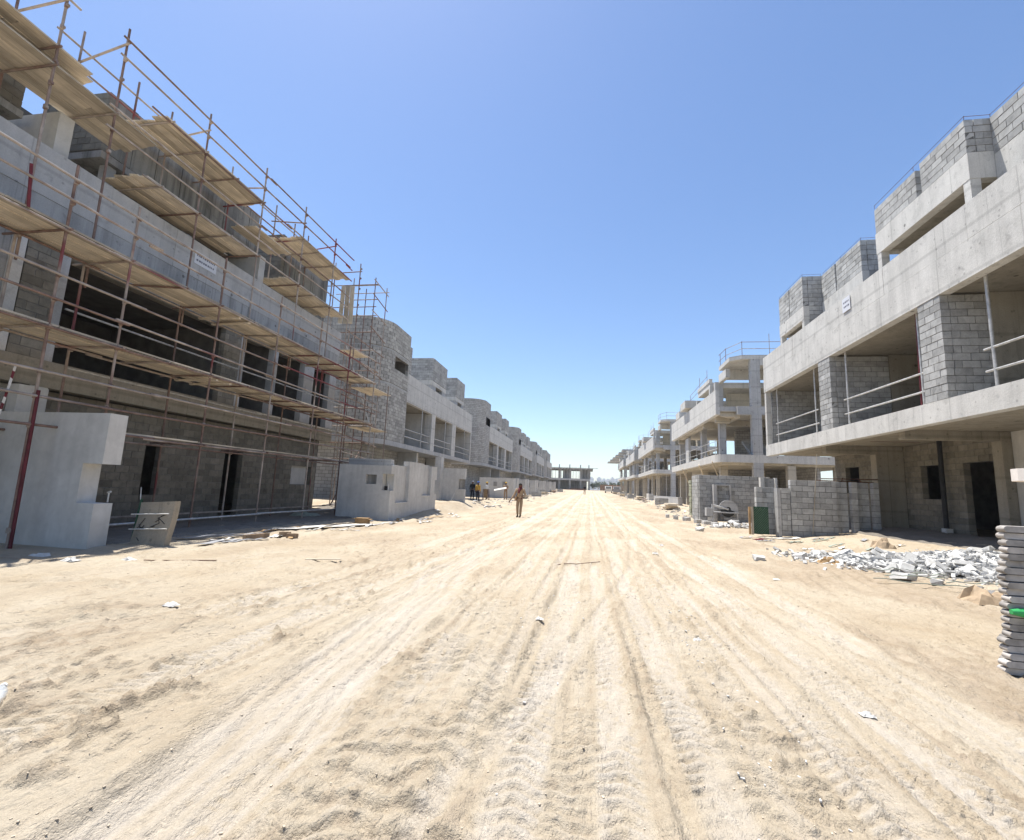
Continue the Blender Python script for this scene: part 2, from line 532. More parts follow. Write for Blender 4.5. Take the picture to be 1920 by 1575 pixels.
def block_wall(th, path, z0, z1, thick=0.2, openings=(), mat='block', indiv=True, seed=0, course=0.2, unit=0.4,
               name='block_wall', order=1, limit=300, alt=(0.0, 0.0), vgap=(0.004, 0.011)):
    """a laid wall: a mortar core with every block proud of it; blocks are parts of the wall"""
    rng = random.Random(seed * 7919 + 13)
    core = MB()
    items = []
    nc = max(1, int(round((z1 - z0) / course)))
    ch = (z1 - z0) / nc
    for k in range(nc):
        za, zb = z0 + k * ch, z0 + (k + 1) * ch
        zm = (za + zb) / 2
        iv = [(alt[k % 2], path.L)]
        for (u0, u1, a, b) in openings:
            if a < zm < b:
                nv = []
                for (p, q) in iv:
                    if u0 > p: nv.append((p, min(q, u0)))
                    if u1 < q: nv.append((max(p, u1), q))
                iv = [(p, q) for p, q in nv if q - p > 0.03]
        off = (k % 2) * unit / 2 + rng.uniform(-0.03, 0.03)
        for (p, q) in iv:
            edges = [p]
            u = math.floor((p - off) / unit) * unit + off
            while u < q:
                if u > p + 0.07 and u < q - 0.07: edges.append(u + rng.uniform(-0.012, 0.012))
                u += unit
            edges.append(q)
            for a, b in zip(edges, edges[1:]):
                g = rng.uniform(*vgap)
                mid, ang = path.at((a + b) / 2)
                items.append((mid.x, mid.y, zm + rng.uniform(-0.002, 0.002), ang, b - a - 2 * g, thick + rng.uniform(-0.006, 0.008),
                              ch - 0.011 - rng.uniform(0, 0.006), rng.randrange(5)))
            # mortar core for this course
            npc = max(1, int((q - p) / (0.3 if isinstance(path, Path) else 50)) + 1)
            for i in range(npc):
                a, b = p + 0.012 + (q - p - 0.024) * i / npc, p + 0.012 + (q - p - 0.024) * (i + 1) / npc
                (pa, g1), (pb, g2) = path.at(a), path.at(b)
                ang = path.at((a + b) / 2)[1]
                nx, ny = -math.sin(ang) * (thick / 2 - 0.010), math.cos(ang) * (thick / 2 - 0.010)
                core.add([(pa.x - nx, pa.y - ny, za + 0.001), (pb.x - nx, pb.y - ny, za + 0.001), (pb.x + nx, pb.y + ny, za + 0.001), (pa.x + nx, pa.y + ny, za + 0.001),
                          (pa.x - nx, pa.y - ny, zb - 0.001), (pb.x - nx, pb.y - ny, zb - 0.001), (pb.x + nx, pb.y + ny, zb - 0.001), (pa.x + nx, pa.y + ny, zb - 0.001)],
                         [(3, 2, 1, 0), (4, 5, 6, 7), (0, 1, 5, 4), (1, 2, 6, 5), (2, 3, 7, 6), (3, 0, 4, 7)])
    w = core.build(name, 'mortar', th)
    rest = MB()
    if order < 0: items = items[::-1]
    for (x, y, z, ang, L, T, H, vi) in items:
        cnt = BLOCK_COUNT.get(th.name, 0)
        if indiv and cnt < limit:
            BLOCK_COUNT[th.name] = cnt + 1
            place('block', block_mesh(vi, mat), w, (x, y, z), (0, 0, ang), (L, T, H))
        else:
            V, F = UB[vi]
            c, s_ = math.cos(ang), math.sin(ang)
            X, Y, Z = V[:, 0] * L, V[:, 1] * T, V[:, 2] * H
            rest.add(np.stack([x + X * c - Y * s_, y + X * s_ + Y * c, z + Z], 1).tolist(), F)
    if rest.v:
        o = rest.build('block_courses', mat, w)
        o['kind'] = 'stuff'
    return w

# ------------------------------------------------------------------ noise in numpy
def _hash(ix, iy, seed):
    h = (ix.astype(np.int64) * 374761393 + iy.astype(np.int64) * 668265263 + seed * 1442695041) & 0x7fffffff
    h = ((h ^ (h >> 13)) * 1274126177) & 0x7fffffff
    return (h ^ (h >> 16)) & 0xffff
def perlin(x, y, seed=0):
    ix, iy = np.floor(x), np.floor(y)
    fx, fy = x - ix, y - iy
    def gr(ax, ay):
        a = _hash(ix + ax, iy + ay, seed) * (2 * math.pi / 65536)
        return np.cos(a) * (fx - ax) + np.sin(a) * (fy - ay)
    ux, uy = fx * fx * fx * (fx * (fx * 6 - 15) + 10), fy * fy * fy * (fy * (fy * 6 - 15) + 10)
    a = gr(0, 0) * (1 - ux) + gr(1, 0) * ux
    b = gr(0, 1) * (1 - ux) + gr(1, 1) * ux
    return (a * (1 - uy) + b * uy) * 1.5
def fbm(x, y, oct=4, seed=0, gain=0.5):
    s, a = 0, 1.0
    for i in range(oct):
        s = s + a * perlin(x * 2 ** i, y * 2 ** i, seed + i * 17)
        a *= gain
    return s
def sstep(a, b, x):
    t = np.clip((x - a) / (b - a), 0, 1)
    return t * t * (3 - 2 * t)

# ------------------------------------------------------------------ the lie of the land
def ground_macro(x, y):
    x = np.asarray(x, float); y = np.asarray(y, float)
    h = 0.0125 * np.clip(y - 25, 0, 165)
    h = h + 0.55 * sstep(6.6, 11.6, x) * (1 - sstep(24, 30, y)) + 0.22 * sstep(6.2, 8.5, x) * sstep(24, 30, y) * (1 - sstep(60, 80, y))
    h = h + 0.42 * sstep(-7.0, -8.4, x) * sstep(18.3, 23.0, y) * (1 - sstep(31, 38, y))
    h = h + 0.10 * sstep(-7.4, -8.8, x) * sstep(6.0, 8.0, y) * (1 - sstep(14, 17, y)) * 0.4
    return h
def gz(x, y): return float(ground_macro(x, y))

def ground_relief(x, y):
    near = 1 - sstep(30, 60, y)
    h = 0.05 * fbm(x / 4.5, y / 6.5, 3, 1) + 0.022 * fbm(x / 0.9, y / 1.4, 4, 5) * (0.4 + 0.6 * near)
    rough = sstep(-0.25, 0.45, fbm(x / 1.7, y / 3.5, 3, 9))
    h = h + rough * 0.016 * np.maximum(0, fbm(x / 0.17, y / 0.22, 4, 21, 0.6) - 0.02) * near
    h = h + 0.006 * fbm(x / 0.07, y / 0.09, 3, 33) * near
    band = np.exp(-(x / 3.2) ** 4)
    st = fbm((x + 0.012 * y) / 0.11, y / 1.7, 4, 35, 0.6)
    h = h + 0.011 * (0.35 + 0.65 * band) * st * near
    crisp = np.maximum(0, fbm(x / 0.085, y / 0.12, 3, 37, 0.65) - 0.22) * sstep(0.0, 0.4, fbm(x / 0.9, y / 1.9, 3, 39))
    h = h + 0.034 * crisp * near
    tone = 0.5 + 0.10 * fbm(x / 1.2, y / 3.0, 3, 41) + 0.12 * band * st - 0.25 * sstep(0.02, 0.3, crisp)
    def track(xs, ys, w, wob=0.05, sd=0):
        c = np.interp(y, ys, xs) + wob * fbm(y / 2.3, y * 0 + sd, 2, sd)
        d = x - c
        e = w * (1 + 0.22 * perlin(y / 0.8, y * 0 + 3.3 + sd, sd + 3))
        return d, 1 - sstep(0.72, 1.12, np.abs(d) / e), e
    # smooth, dusty wheel lane swinging off to the lower left
    d, m, e = track([-1.66, -1.75, -1.88, -2.28, -2.62, -2.5, -1.6], [1.5, 2.3, 3.2, 7.6, 17.3, 51, 150], 0.42, sd=51)
    flat = m * 0.85
    h = h * (1 - flat) + flat * (-0.022)
    h = h - 0.020 * m * (np.exp(-((d - 0.20) / 0.075) ** 2) + np.exp(-((d + 0.19) / 0.085) ** 2)) + 0.022 * np.exp(-((np.abs(d) - e * 1.12) / 0.08) ** 2) * (0.5 + perlin(x / .2, y / .4, 61))
    h = h + 0.010 * m * fbm(d / 0.055, y / 2.2, 3, 63) + 0.007 * m * np.sin(2 * math.pi * (d / 0.11 + 0.6 * fbm(y / 1.5, y * 0 + 9.1, 2, 65)))
    tone = tone + m * (0.26 + 0.18 * fbm(d / 0.12, y / 1.4, 3, 67))
    # tracked-machine lane with transverse cleat ridges
    for xs, w, sd, amp, pit in (([-0.80, -0.94, -1.22, -1.15, -0.8], 0.50, 71, 0.038, 0.19), ([0.02, -0.08, -0.25, -0.75, -0.6], 0.36, 81, 0.022, 0.10),
                                ([0.86, 0.82, 0.82, 0.5, 0.3], 0.46, 91, 0.030, 0.15), ([1.78, 1.78, 1.85, 1.7, 1.2], 0.20, 101, 0.018, 0.085),
                                ([2.5, 2.6, 2.9, 2.6, 2.0], 0.24, 111, 0.014, 0.10)):
        d, m, e = track(xs, [2.0, 3.9, 9.8, 20, 60], w, sd=sd)
        ph = y / pit + 0.55 * np.abs(d) / w + 0.75 * fbm(x / 0.45, y / 0.7, 3, sd + 5)
        rid = np.clip(np.sin(2 * math.pi * ph) * 1.4 + 0.35, 0, 1)
        keep = sstep(-0.7, -0.05, fbm(x / 0.7, y / 1.1, 3, sd + 7))
        h = h * (1 - 0.5 * m) + m * near * (amp * rid * keep - 0.02)
        h = h + 0.03 * np.exp(-((np.abs(d) - e * 1.1) / 0.07) ** 2) * np.maximum(0, 0.4 + fbm(x / .12, y / .3, 3, sd + 9)) * near
        h = h + 0.008 * m * fbm(d / 0.05, y / 1.8, 3, sd + 11)
        if w < 0.3: tone = tone + m * (0.16 + 0.2 * fbm(d / 0.08, y / 0.9, 3, sd + 13))
        else: tone = tone + 0.10 * m * keep
    # broad pressed wheel lanes with chevron treads
    for cx, w, sd, amp in ((-1.18, 0.17, 501, 0.016), (-0.28, 0.15, 511, 0.014), (0.18, 0.13, 521, 0.014), (0.60, 0.14, 531, 0.016), (1.36, 0.17, 541, 0.016), (2.02, 0.16, 551, 0.014), (-2.95, 0.18, 561, 0.014), (2.75, 0.16, 571, 0.012), (-3.9, 0.2, 581, 0.012)):
        c = cx * np.interp(y, [1, 8, 20, 60, 150], [1.03, 1, 0.97, 0.92, 0.9]) + 0.06 * perlin(y / 6.0, y * 0 + sd, sd)
        d = x - c
        m = (1 - sstep(0.8, 1.05, np.abs(d) / w)) * sstep(-0.75, -0.3, perlin(y / 3.5, y * 0 + 5.5, sd + 1))
        lug = np.clip(2.2 * np.sin(2 * math.pi * (y / 0.105 + 0.9 * np.abs(d) / w + 0.2 * fbm(x / .3, y / .4, 2, sd + 2))), -1, 1)
        wear = sstep(-0.5, 0.2, fbm(x / 0.5, y / 1.3, 3, sd + 3))
        far = 1 - sstep(40, 70, y)
        base = 0.03 * fbm(x / 4.5, y / 6.5, 2, 1)
        h = h * (1 - 0.75 * m * far) + m * far * 0.75 * (base - 0.016) + m * far * amp * 0.85 * lug * wear
        h = h + far * 0.016 * np.exp(-((np.abs(d) - 1.12 * w) / 0.035) ** 2) * np.maximum(0, 0.5 + fbm(x / 0.1, y / 0.35, 2, sd + 4)) * (np.abs(m) + 0.4)
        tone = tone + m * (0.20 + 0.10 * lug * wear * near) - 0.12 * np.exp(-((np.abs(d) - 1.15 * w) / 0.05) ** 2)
    # single lanes swinging across the straight ones
    for xs, ys_, w, sd, amp in (([4.3, 3.3, 2.3, 1.3, 0.8, 0.6], [1.5, 3.5, 7, 13, 24, 60], 0.15, 601, 0.018), ([4.75, 3.75, 2.75, 1.75, 1.25, 1.05], [1.5, 3.5, 7, 13, 24, 60], 0.05, 611, 0.016), ([-6.2, -4.6, -3.2, -2.2, -1.7, -1.5], [1.5, 4, 8, 14, 24, 60], 0.16, 621, 0.02), ([-5.3, -3.9, -2.7, -1.8, -1.3, -1.1], [1.5, 4, 8, 14, 24, 60], 0.12, 631, 0.018), ([-0.9, -0.5, 0.2, 0.9, 1.6, 2.2], [1.5, 3, 6, 10, 18, 40], 0.11, 641, 0.014)):
        d = x - np.interp(y, ys_, xs) - 0.05 * perlin(y / 2.5, y * 0 + sd, sd)
        m = (1 - sstep(0.8, 1.05, np.abs(d) / w)) * sstep(-0.6, -0.1, perlin(y / 2.2, y * 0 + 5.5, sd + 1))
        lug = np.clip(2.5 * np.sin(2 * math.pi * (y / 0.12 + 0.8 * np.abs(d) / w)), -1, 1)
        far = 1 - sstep(30, 50, y)
        h = h - far * m * 0.014 + far * m * amp * 0.6 * lug * sstep(-0.5, 0.2, fbm(x / 0.5, y / 1.3, 2, sd + 3)) + far * 0.02 * np.exp(-((np.abs(d) - 1.2 * w) / 0.035) ** 2) * np.maximum(0, 0.4 + fbm(x / 0.12, y / 0.3, 2, sd + 4))
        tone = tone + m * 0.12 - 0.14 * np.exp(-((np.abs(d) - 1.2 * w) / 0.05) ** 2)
    # narrow tyre ruts running straight up the street
    for cx, w, sd, dep in ((-1.32, 0.05, 301, 0.024), (-0.62, 0.06, 311, 0.026), (-0.45, 0.035, 321, 0.018), (0.38, 0.04, 341, 0.02), (1.42, 0.05, 351, 0.026), (1.70, 0.035, 361, 0.02), (2.2, 0.03, 381, 0.016), (-2.75, 0.05, 391, 0.022), (-3.6, 0.06, 401, 0.02), (3.1, 0.06, 411, 0.018)):
        c = cx + np.interp(y, [1, 8, 20, 60, 150], [0.06, 0, -0.12, -0.2, -0.2]) * np.sign(cx + 0.01) + 0.07 * perlin(y / 5.0, y * 0 + sd, sd)
        d = x - c
        on = sstep(-0.55, -0.1, perlin(y / 2.4, y * 0 + 7.7, sd + 1))
        cut = np.exp(-(d / w) ** 4)
        lug = 0.6 + 0.4 * np.clip(1.6 * np.sin(2 * math.pi * (y / 0.11 + d / w * 0.5)), -1, 1)
        far = 1 - sstep(45, 75, y)
        h = h + far * on * (-dep * cut * lug + 0.7 * dep * np.exp(-((np.abs(d) - 1.7 * w) / (0.5 * w)) ** 2))
        tone = tone + on * (0.12 * cut - 0.16 * np.exp(-((np.abs(d) - 1.7 * w) / (0.5 * w)) ** 2))
    # strips of thrown-up clods
    for xs, ys, w, sd, amp in (([-2.6, -2.55, -2.7, -3.3, -3.2], [2.0, 2.6, 4.0, 7.1, 14], 0.26, 121, 0.085), ([-3.3, -3.4, -3.9, -4.6, -4.6], [2.0, 3.2, 5, 9, 16], 0.5, 131, 0.06),
                               ([1.12, 1.1, 1.15, 1.1, 0.9], [2.0, 3.2, 5.3, 9, 20], 0.20, 141, 0.07), ([-1.38, -1.45, -1.72, -2.0, -2.0], [2.0, 3.2, 6.5, 12, 30], 0.13, 151, 0.05),
                               ([3.3, 3.4, 3.8, 4.2, 4.5], [2.5, 4, 6, 10, 20], 0.6, 161, 0.03)):
        d, m, e = track(xs, ys, w, 0.12, sd)
        c1 = np.maximum(0, fbm(x / 0.11, y / 0.17, 3, sd + 1, 0.55) - 0.05)
        kp = sstep(-0.1, 0.35, fbm(x / 0.8, y / 0.9, 2, sd + 2))
        h = h + amp * m * kp * c1 * near
        tone = tone - 0.26 * m * kp * sstep(0.05, 0.4, c1)
    # low heap and scuffed sand on the left
    for cx, cy, r, a in ((-4.85, 4.15, 0.42, 0.10), (-3.75, 4.3, 0.28, 0.04), (-4.4, 3.4, 0.4, 0.035), (-3.0, 2.55, 0.3, 0.03)):
        q = np.exp(-(((x - cx) / r) ** 2 + ((y - cy) / (r * 0.9)) ** 2))
        h = h + a * q * (1 + 0.5 * fbm(x / .15, y / .2, 3, 171))
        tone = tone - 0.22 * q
    h = h + 0.026 * sstep(-2.6, -3.4, x) * np.sin(2 * math.pi * (y * 1.9 + 0.25 * x + 0.9 * fbm(x / 1.4, y / 0.9, 3, 181))) * sstep(-0.2, 0.5, fbm(x / 1.1, y / 1.1, 2, 183)) * near
    # browner, bladed ground to the right
    br = sstep(2.0, 3.6, x) * sstep(-0.15, 0.45, fbm(x / 2.2 + y / 9, y / 4.5 - x / 6, 3, 191)) * (1 - sstep(5.8, 7.5, x))
    tone = tone - 0.34 * br
    br2 = sstep(-3, -4.5, x) * sstep(0.05, 0.5, fbm(x / 2.2, y / 3.5, 3, 195))
    tone = tone - 0.16 * br2
    h = h + 0.018 * br * np.sin(2 * math.pi * (x * 2.6 - y * 0.55 + 0.7 * fbm(x / .8, y / 1.6, 2, 193))) * near
    tone = tone + 0.20 * sstep(5, 10, y) * fbm(x / 0.9, y / 3.2, 4, 211) - 0.10 * sstep(6, 14, y)
    far_rough = sstep(12, 30, y) * 0.05 * np.maximum(0, fbm(x / 0.8, y / 1.6, 4, 201)) * (1 - sstep(70, 110, y))
    return h + far_rough, np.clip(tone, 0, 1)

def build_ground():
    ys = [-300, -120, -50, -20, -8, -3, -1, 0.2]
    y = 0.8
    while y < 62:
        ys.append(y)
        y += min(0.45, max(0.016, 0.0042 * y ** 1.45))
    ys += [64, 67, 71, 76, 82, 90, 100, 112, 126, 142, 160, 180, 205, 240, 300, 420, 700, 1100, 1600]
    nin = 620
    s = np.linspace(-1, 1, nin)
    outl = np.array([1600, 1100, 700, 300, 120, 60, 38, 28])
    ys = np.array(ys)
    half = np.clip(4.6 + 0.62 * np.clip(ys, 0, 60), 4.6, 26)
    X = np.concatenate([-(outl[None, :] + 0 * half[:, None]), s[None, :] * half[:, None] + 0 * ys[:, None], (outl[::-1][None, :] + 0 * half[:, None])], 1)
    Y = np.repeat(ys[:, None], X.shape[1], 1)
    r, tone = ground_relief(X, Y)
    fade = (1 - sstep(100, 200, Y)) * (1 - sstep(16, 27, np.abs(X)))
    calm = 1 - 0.75 * np.maximum(sstep(9.0, 11.0, X), sstep(-10.6, -11.6, X))
    Z = ground_macro(np.clip(X, -30, 30), Y) + r * fade * calm
    ny, nx = X.shape
    co = np.stack([X, Y, Z], 2).reshape(-1, 3).astype(np.float32)
    idx = np.arange(nx * ny).reshape(ny, nx)
    q = np.stack([idx[:-1, :-1], idx[:-1, 1:], idx[1:, 1:], idx[1:, :-1]], 2).reshape(-1, 4).astype(np.int32)
    me = bpy.data.meshes.new('ground')
    me.vertices.add(len(co)); me.vertices.foreach_set('co', co.ravel())
    me.loops.add(q.size); me.loops.foreach_set('vertex_index', q.ravel())
    me.polygons.add(len(q))
    me.polygons.foreach_set('loop_start', np.arange(0, q.size, 4, dtype=np.int32))
    me.polygons.foreach_set('loop_total', np.full(len(q), 4, dtype=np.int32))
    me.polygons.foreach_set('use_smooth', np.ones(len(q), dtype=bool))
    me.update(calc_edges=True)
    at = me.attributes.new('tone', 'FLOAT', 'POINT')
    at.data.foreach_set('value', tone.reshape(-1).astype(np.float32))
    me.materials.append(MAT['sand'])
    o = bpy.data.objects.new('ground', me)
    link(o)
    tag(o, 'pale churned sand of the site road with wheel and track marks', kind='structure')
    return o
build_ground()

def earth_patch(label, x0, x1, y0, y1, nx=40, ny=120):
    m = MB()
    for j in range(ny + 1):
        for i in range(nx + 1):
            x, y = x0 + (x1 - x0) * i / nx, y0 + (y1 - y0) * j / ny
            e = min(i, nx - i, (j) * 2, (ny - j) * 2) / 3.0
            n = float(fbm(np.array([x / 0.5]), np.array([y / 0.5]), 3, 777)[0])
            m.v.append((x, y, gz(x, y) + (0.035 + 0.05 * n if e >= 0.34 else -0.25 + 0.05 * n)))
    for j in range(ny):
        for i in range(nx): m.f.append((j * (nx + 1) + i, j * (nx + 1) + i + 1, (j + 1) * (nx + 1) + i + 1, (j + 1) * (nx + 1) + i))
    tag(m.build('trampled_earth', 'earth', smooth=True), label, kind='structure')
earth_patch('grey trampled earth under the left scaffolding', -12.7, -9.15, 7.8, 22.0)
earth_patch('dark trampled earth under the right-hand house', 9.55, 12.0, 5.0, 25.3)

def ground_at(x, y):
    r, _ = ground_relief(np.array([x]), np.array([y]))
    return gz(x, y) + float(r[0]) * (0.25 if (x > 11 or x < -11.6) else 1.0)
# ------------------------------------------------------------------ nearest house on the right
def guard_rail(th, pts_posts, z0, z1, zr, mat='galv', r=0.024, name='guard_rail'):
    """props standing between two slabs with tubes clamped along them"""
    for p in pts_posts: tube('prop', (p[0], p[1], z0), (p[0], p[1], z1), r * 1.05, th, mat)
    a, b = pts_posts[0], pts_posts[-1]
    d = Vector((b[0] - a[0], b[1] - a[1], 0)).normalized()
    for z in zr:
        tube(name, (a[0] - d.x * 0.25, a[1] - d.y * 0.25, z), (b[0] + d.x * 0.25, b[1] + d.y * 0.25, z + 0.03), r * 0.9, th, mat)

def roof_wire(th, pts, z, h=0.10):
    m = MB()
    for (a, b) in zip(pts, pts[1:]):
        m.tube((*a, z + h), (*b, z + h), 0.006, 5)
        L = math.dist(a, b)
        n = max(1, int(L / 1.3))
        for i in range(n + 1):
            t = i / n
            x, y = a[0] + (b[0] - a[0]) * t, a[1] + (b[1] - a[1]) * t
            m.tube((x, y, z - 0.02), (x, y, z + h + 0.02), 0.006, 5)
    m.build('roof_wire', 'rust', th)

def sign_plate(name, label, c, normal_x, w=0.62, h=0.42):
    """small white notice plate fixed to a parapet, with two lines of dark lettering too small to read"""
    x, y, z = c
    t = thing(name, label, 'sign', (x, y, z - h / 2))
    s = normal_x
    part('plate', 'sign', t, (x, x + s * 0.012, y - w / 2, y + w / 2, z - h / 2, z + h / 2))
    rng = random.Random(int(abs(y) * 100))
    m = MB()
    for row, zz in enumerate((z + 0.09, z - 0.07)):
        u = y - w / 2 + 0.07
        while u < y + w / 2 - 0.1:
            L = rng.uniform(0.03, 0.075)
            m.box(x + s * 0.0125, x + s * 0.0155, u, u + L, zz - 0.03, zz + 0.03)
            u += L + rng.uniform(0.018, 0.04)
    m.build('lettering', 'ink', t)['kind'] = 'stuff'
    return t

def house_right():
    t = thing('terraced_house', 'nearest house on the right, bright concrete parapet above block pillars and open balcony', 'house', (12, 16, 0.3))
    F, Y0, Y1 = 8.88, 4.0, 25.5
    # structure
    part('edge_beam', 'conc_r', t, (F, F + 0.28, Y0, Y1, 3.6, 4.15))
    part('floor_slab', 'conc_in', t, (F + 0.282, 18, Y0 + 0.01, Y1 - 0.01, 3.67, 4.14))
    part('roof_beam', 'conc_r', t, (F + 0.004, F + 0.28, Y0, Y1, 6.9, 7.83))
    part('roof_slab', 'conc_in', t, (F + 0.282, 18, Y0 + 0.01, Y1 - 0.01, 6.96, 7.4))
    ys = [4.0, 5.6, 8.8, 12.05, 15.3, 18.55, 21.9, 25.5]
    for i, (a, b) in enumerate(zip(ys, ys[1:])):
        part('parapet_panel', 'conc_r', t, (F + 0.014 + 0.004 * (i % 2), F + 0.215, a + 0.006, b - 0.006, 7.845, 8.75))
    part('parapet_joint', 'conc_dark', t, (F + 0.05, F + 0.2, Y0 + 0.02, Y1 - 0.02, 7.80, 7.86))
    part('column', 'conc_r', t, (F + 0.02, F + 0.24, 25.28, 25.48, 4.152, 6.898))
    # pillars on the balcony edge
    block_wall(t, Line((9.0, 13.12), (9.0, 13.95)), 4.155, 6.895, seed=1, name='block_pillar', alt=(0, 0.21))
    block_wall(t, Line((8.895, 13.222), (10.0, 13.222)), 4.155, 6.895, seed=2, name='block_pillar', alt=(0.212, 0))
    block_wall(t, Line((9.0, 18.8), (9.0, 19.7)), 4.155, 6.895, seed=3, name='block_pillar', alt=(0, 0.21))
    # penthouse boxes: blocks over beams
    block_wall(t, Line((9.3, 14.02), (9.3, 16.0)), 10.25, 11.1, seed=5, name='block_wall')
    block_wall(t, Line((9.3, 12.2), (9.3, 13.83)), 10.25, 11.17, seed=4, name='block_wall', alt=(0, 0.21))
    block_wall(t, Line((9.2, 12.302), (9.86, 12.302)), 10.25, 11.17, seed=6, name='block_wall', alt=(0.212, 0))
    block_wall(t, Line((9.87, 7.0), (9.87, 12.2)), 10.15, 11.17, seed=7, name='block_wall')
    block_wall(t, Line((9.85, 17.9), (9.85, 19.65)), 9.9, 11.1, seed=8, name='block_wall')
    block_wall(t, Line((9.85, 19.75), (9.85, 20.85)), 9.9, 11.1, seed=9, name='block_wall')
    block_wall(t, Line((9.96, 18.0), (10.6, 18.0)), 8.9, 11.1, seed=10, name='block_wall')
    block_wall(t, Line((9.12, 20.95), (9.12, 22.3)), 9.8, 11.15, seed=11, name='block_wall')
    block_wall(t, Line((9.12, 22.36), (9.12, 23.5)), 9.8, 11.15, seed=12, name='block_wall')
    block_wall(t, Line((9.23, 21.05), (9.85, 21.05)), 8.8, 11.15, seed=13, name='block_wall')
    # ground-floor wall
    block_wall(t, Line((12.1, 15.9), (12.1, 20.25)), 0.5, 3.66, openings=[(0.3, 1.46, 0.5, 2.93), (2.5, 3.45, 1.65, 2.92)], mat='block_warm', seed=14, name='block_wall')
    block_wall(t, Line((8.895, 18.902), (10.9, 18.902)), 4.155, 6.895, indiv=True, seed=15, name='block_wall', alt=(0.212, 0))
    block_wall(t, Line((12.1, 13.4), (12.1, 18.7)), 4.155, 6.95, openings=[(1.2, 2.4, 4.1, 6.2)], mat='block_warm', seed=16, name='block_wall')
    block_wall(t, Line((12.1, 20.66), (12.1, 25.4)), 0.5, 3.66, openings=[(2.7, 3.8, 1.9, 3.05), (1.0, 1.5, 1.7, 3.05)], mat='block_warm', seed=17, name='block_wall')
    block_wall(t, Line((11.4, 19.8), (11.4, 25.3)), 4.155, 6.95, openings=[(1.2, 2.9, 4.1, 6.3)], seed=18, name='block_wall')
    block_wall(t, Line((12.1, 4.2), (12.1, 13.1)), 4.155, 6.95, mat='block_warm', seed=19, name='block_wall')
    # penthouse concrete
    for (x0, x1, y0, y1, z0, z1) in ((9.19, 9.44, 12.19, 16.02, 9.53, 10.24), (9.442, 9.9, 12.19, 12.41, 9.53, 10.24), (9.442, 12, 15.8, 16.02, 9.53, 10.24), (9.77, 10.0, 6.5, 12.188, 9.3, 10.14),
                                     (9.74, 9.97, 17.89, 20.86, 9.05, 9.89), (9.01, 9.24, 20.94, 23.52, 9.2, 9.79), (9.242, 9.9, 23.3, 23.52, 9.2, 9.79)):
        part('ring_beam', 'conc_r', t, (x0, x1, y0, y1, z0, z1))
    for (x0, x1, y0, y1, z1) in ((9.2, 9.43, 12.2, 12.42, 9.528), (9.2, 9.43, 15.8, 16.0, 9.528), (9.02, 9.23, 23.3, 23.5, 9.198), (9.02, 9.23, 20.95, 21.15, 9.198)):
        part('column', 'conc_r', t, (x0, x1, y0, y1, 7.41, z1))
    part('recess_wall', 'shade_in', t, (10.6, 10.8, 5, 24.6, 7.41, 9.9))
    part('upper_slab', 'conc_in', t, (9.46, 14, 12.43, 15.79, 9.6, 9.8), (10.02, 14, 5, 12.18, 9.4, 9.6), (9.98, 14, 17.9, 20.85, 9.3, 9.5), (9.25, 14, 21.16, 23.29, 9.3, 9.5))
    part('roof_wall', 'conc_l', t, (13.8, 14, 5, 24.5, 7.41, 11.0))
    roof_wire(t, [(9.22, 16.0), (9.22, 12.22), (9.8, 12.22), (9.8, 7.0)], 11.17)
    roof_wire(t, [(9.8, 20.8), (9.8, 17.95), (10.6, 17.95)], 11.1)
    roof_wire(t, [(9.05, 23.5), (9.05, 21.0), (9.8, 21.0)], 11.15)
    # balcony interior
    part('column', 'conc_in', t, (10.02, 10.95, 13.13, 13.36, 4.152, 6.95))
    part('column', 'conc_in', t, (10.92, 11.95, 18.81, 19.1, 4.152, 6.95))
    part('lintel', 'conc_in', t, (10.4, 12.0, 14.2, 14.6, 6.35, 6.95))
    part('partition', 'shade_in', t, (10.96, 17.6, 13.15, 13.34, 4.15, 6.955), (11.97, 17.6, 18.83, 19.08, 4.15, 6.955))
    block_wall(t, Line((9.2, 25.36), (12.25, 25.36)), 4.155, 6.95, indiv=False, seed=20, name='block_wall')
    part('inner_wall', 'shade_in', t, (17.6, 17.9, Y0 + 0.1, Y1 - 0.1, 0.2, 6.95), (12.3, 17.6, Y1 - 0.3, Y1 - 0.1, 0.2, 6.95), (9.2, 17.6, Y0 + 0.02, Y0 + 0.2, 0.2, 6.95))
    part('room_wall', 'shade_in', t, (16.6, 16.8, Y0 + 0.3, 25.1, 0.5, 3.66), (16.4, 16.6, 13.4, 25.1, 4.15, 6.95))
    # ground floor
    part('column', 'conc_in', t, (11.05, 12.0, 20.26, 20.64, 0.4, 3.66))
    part('column', 'conc_in', t, (11.75, 12.05, 15.52, 15.86, 0.4, 3.66))
    part('rendered_wall', 'plaster', t, (12.0, 12.2, 4.2, 15.5, 0.4, 3.665))
    part('drop_beam', 'conc_in', t, (9.3, 12.0, 20.3, 20.6, 3.35, 3.668), (9.3, 11.74, 15.55, 15.85, 3.4, 3.668))
    part('plinth', 'conc_dark', t, (11.6, 17.6, 4.2, 25.4, 0.0, 0.49))
    m = MB().tube((11.82, 18.05, 3.66), (11.78, 18.0, 0.55), 0.07, 10)
    m.build('drain_pipe', 'black', t)
    part('pipe_cap', 'white', t, (11.7, 11.9, 17.9, 18.12, 0.5, 0.72))
    part('paint_mark', 'red', t, (10.0, 11.6, 18.6, 18.66, 3.664, 3.6695))
    # props and rails on the balcony
    guard_rail(t, [(9.2, 9.3), (9.2, 12.08)], 4.15, 6.95, (4.6, 5.13), 'galv', 0.034)
    guard_rail(t, [(9.2, 14.45), (9.2, 18.28)], 4.15, 6.95, (4.6, 5.13), 'galv', 0.034)
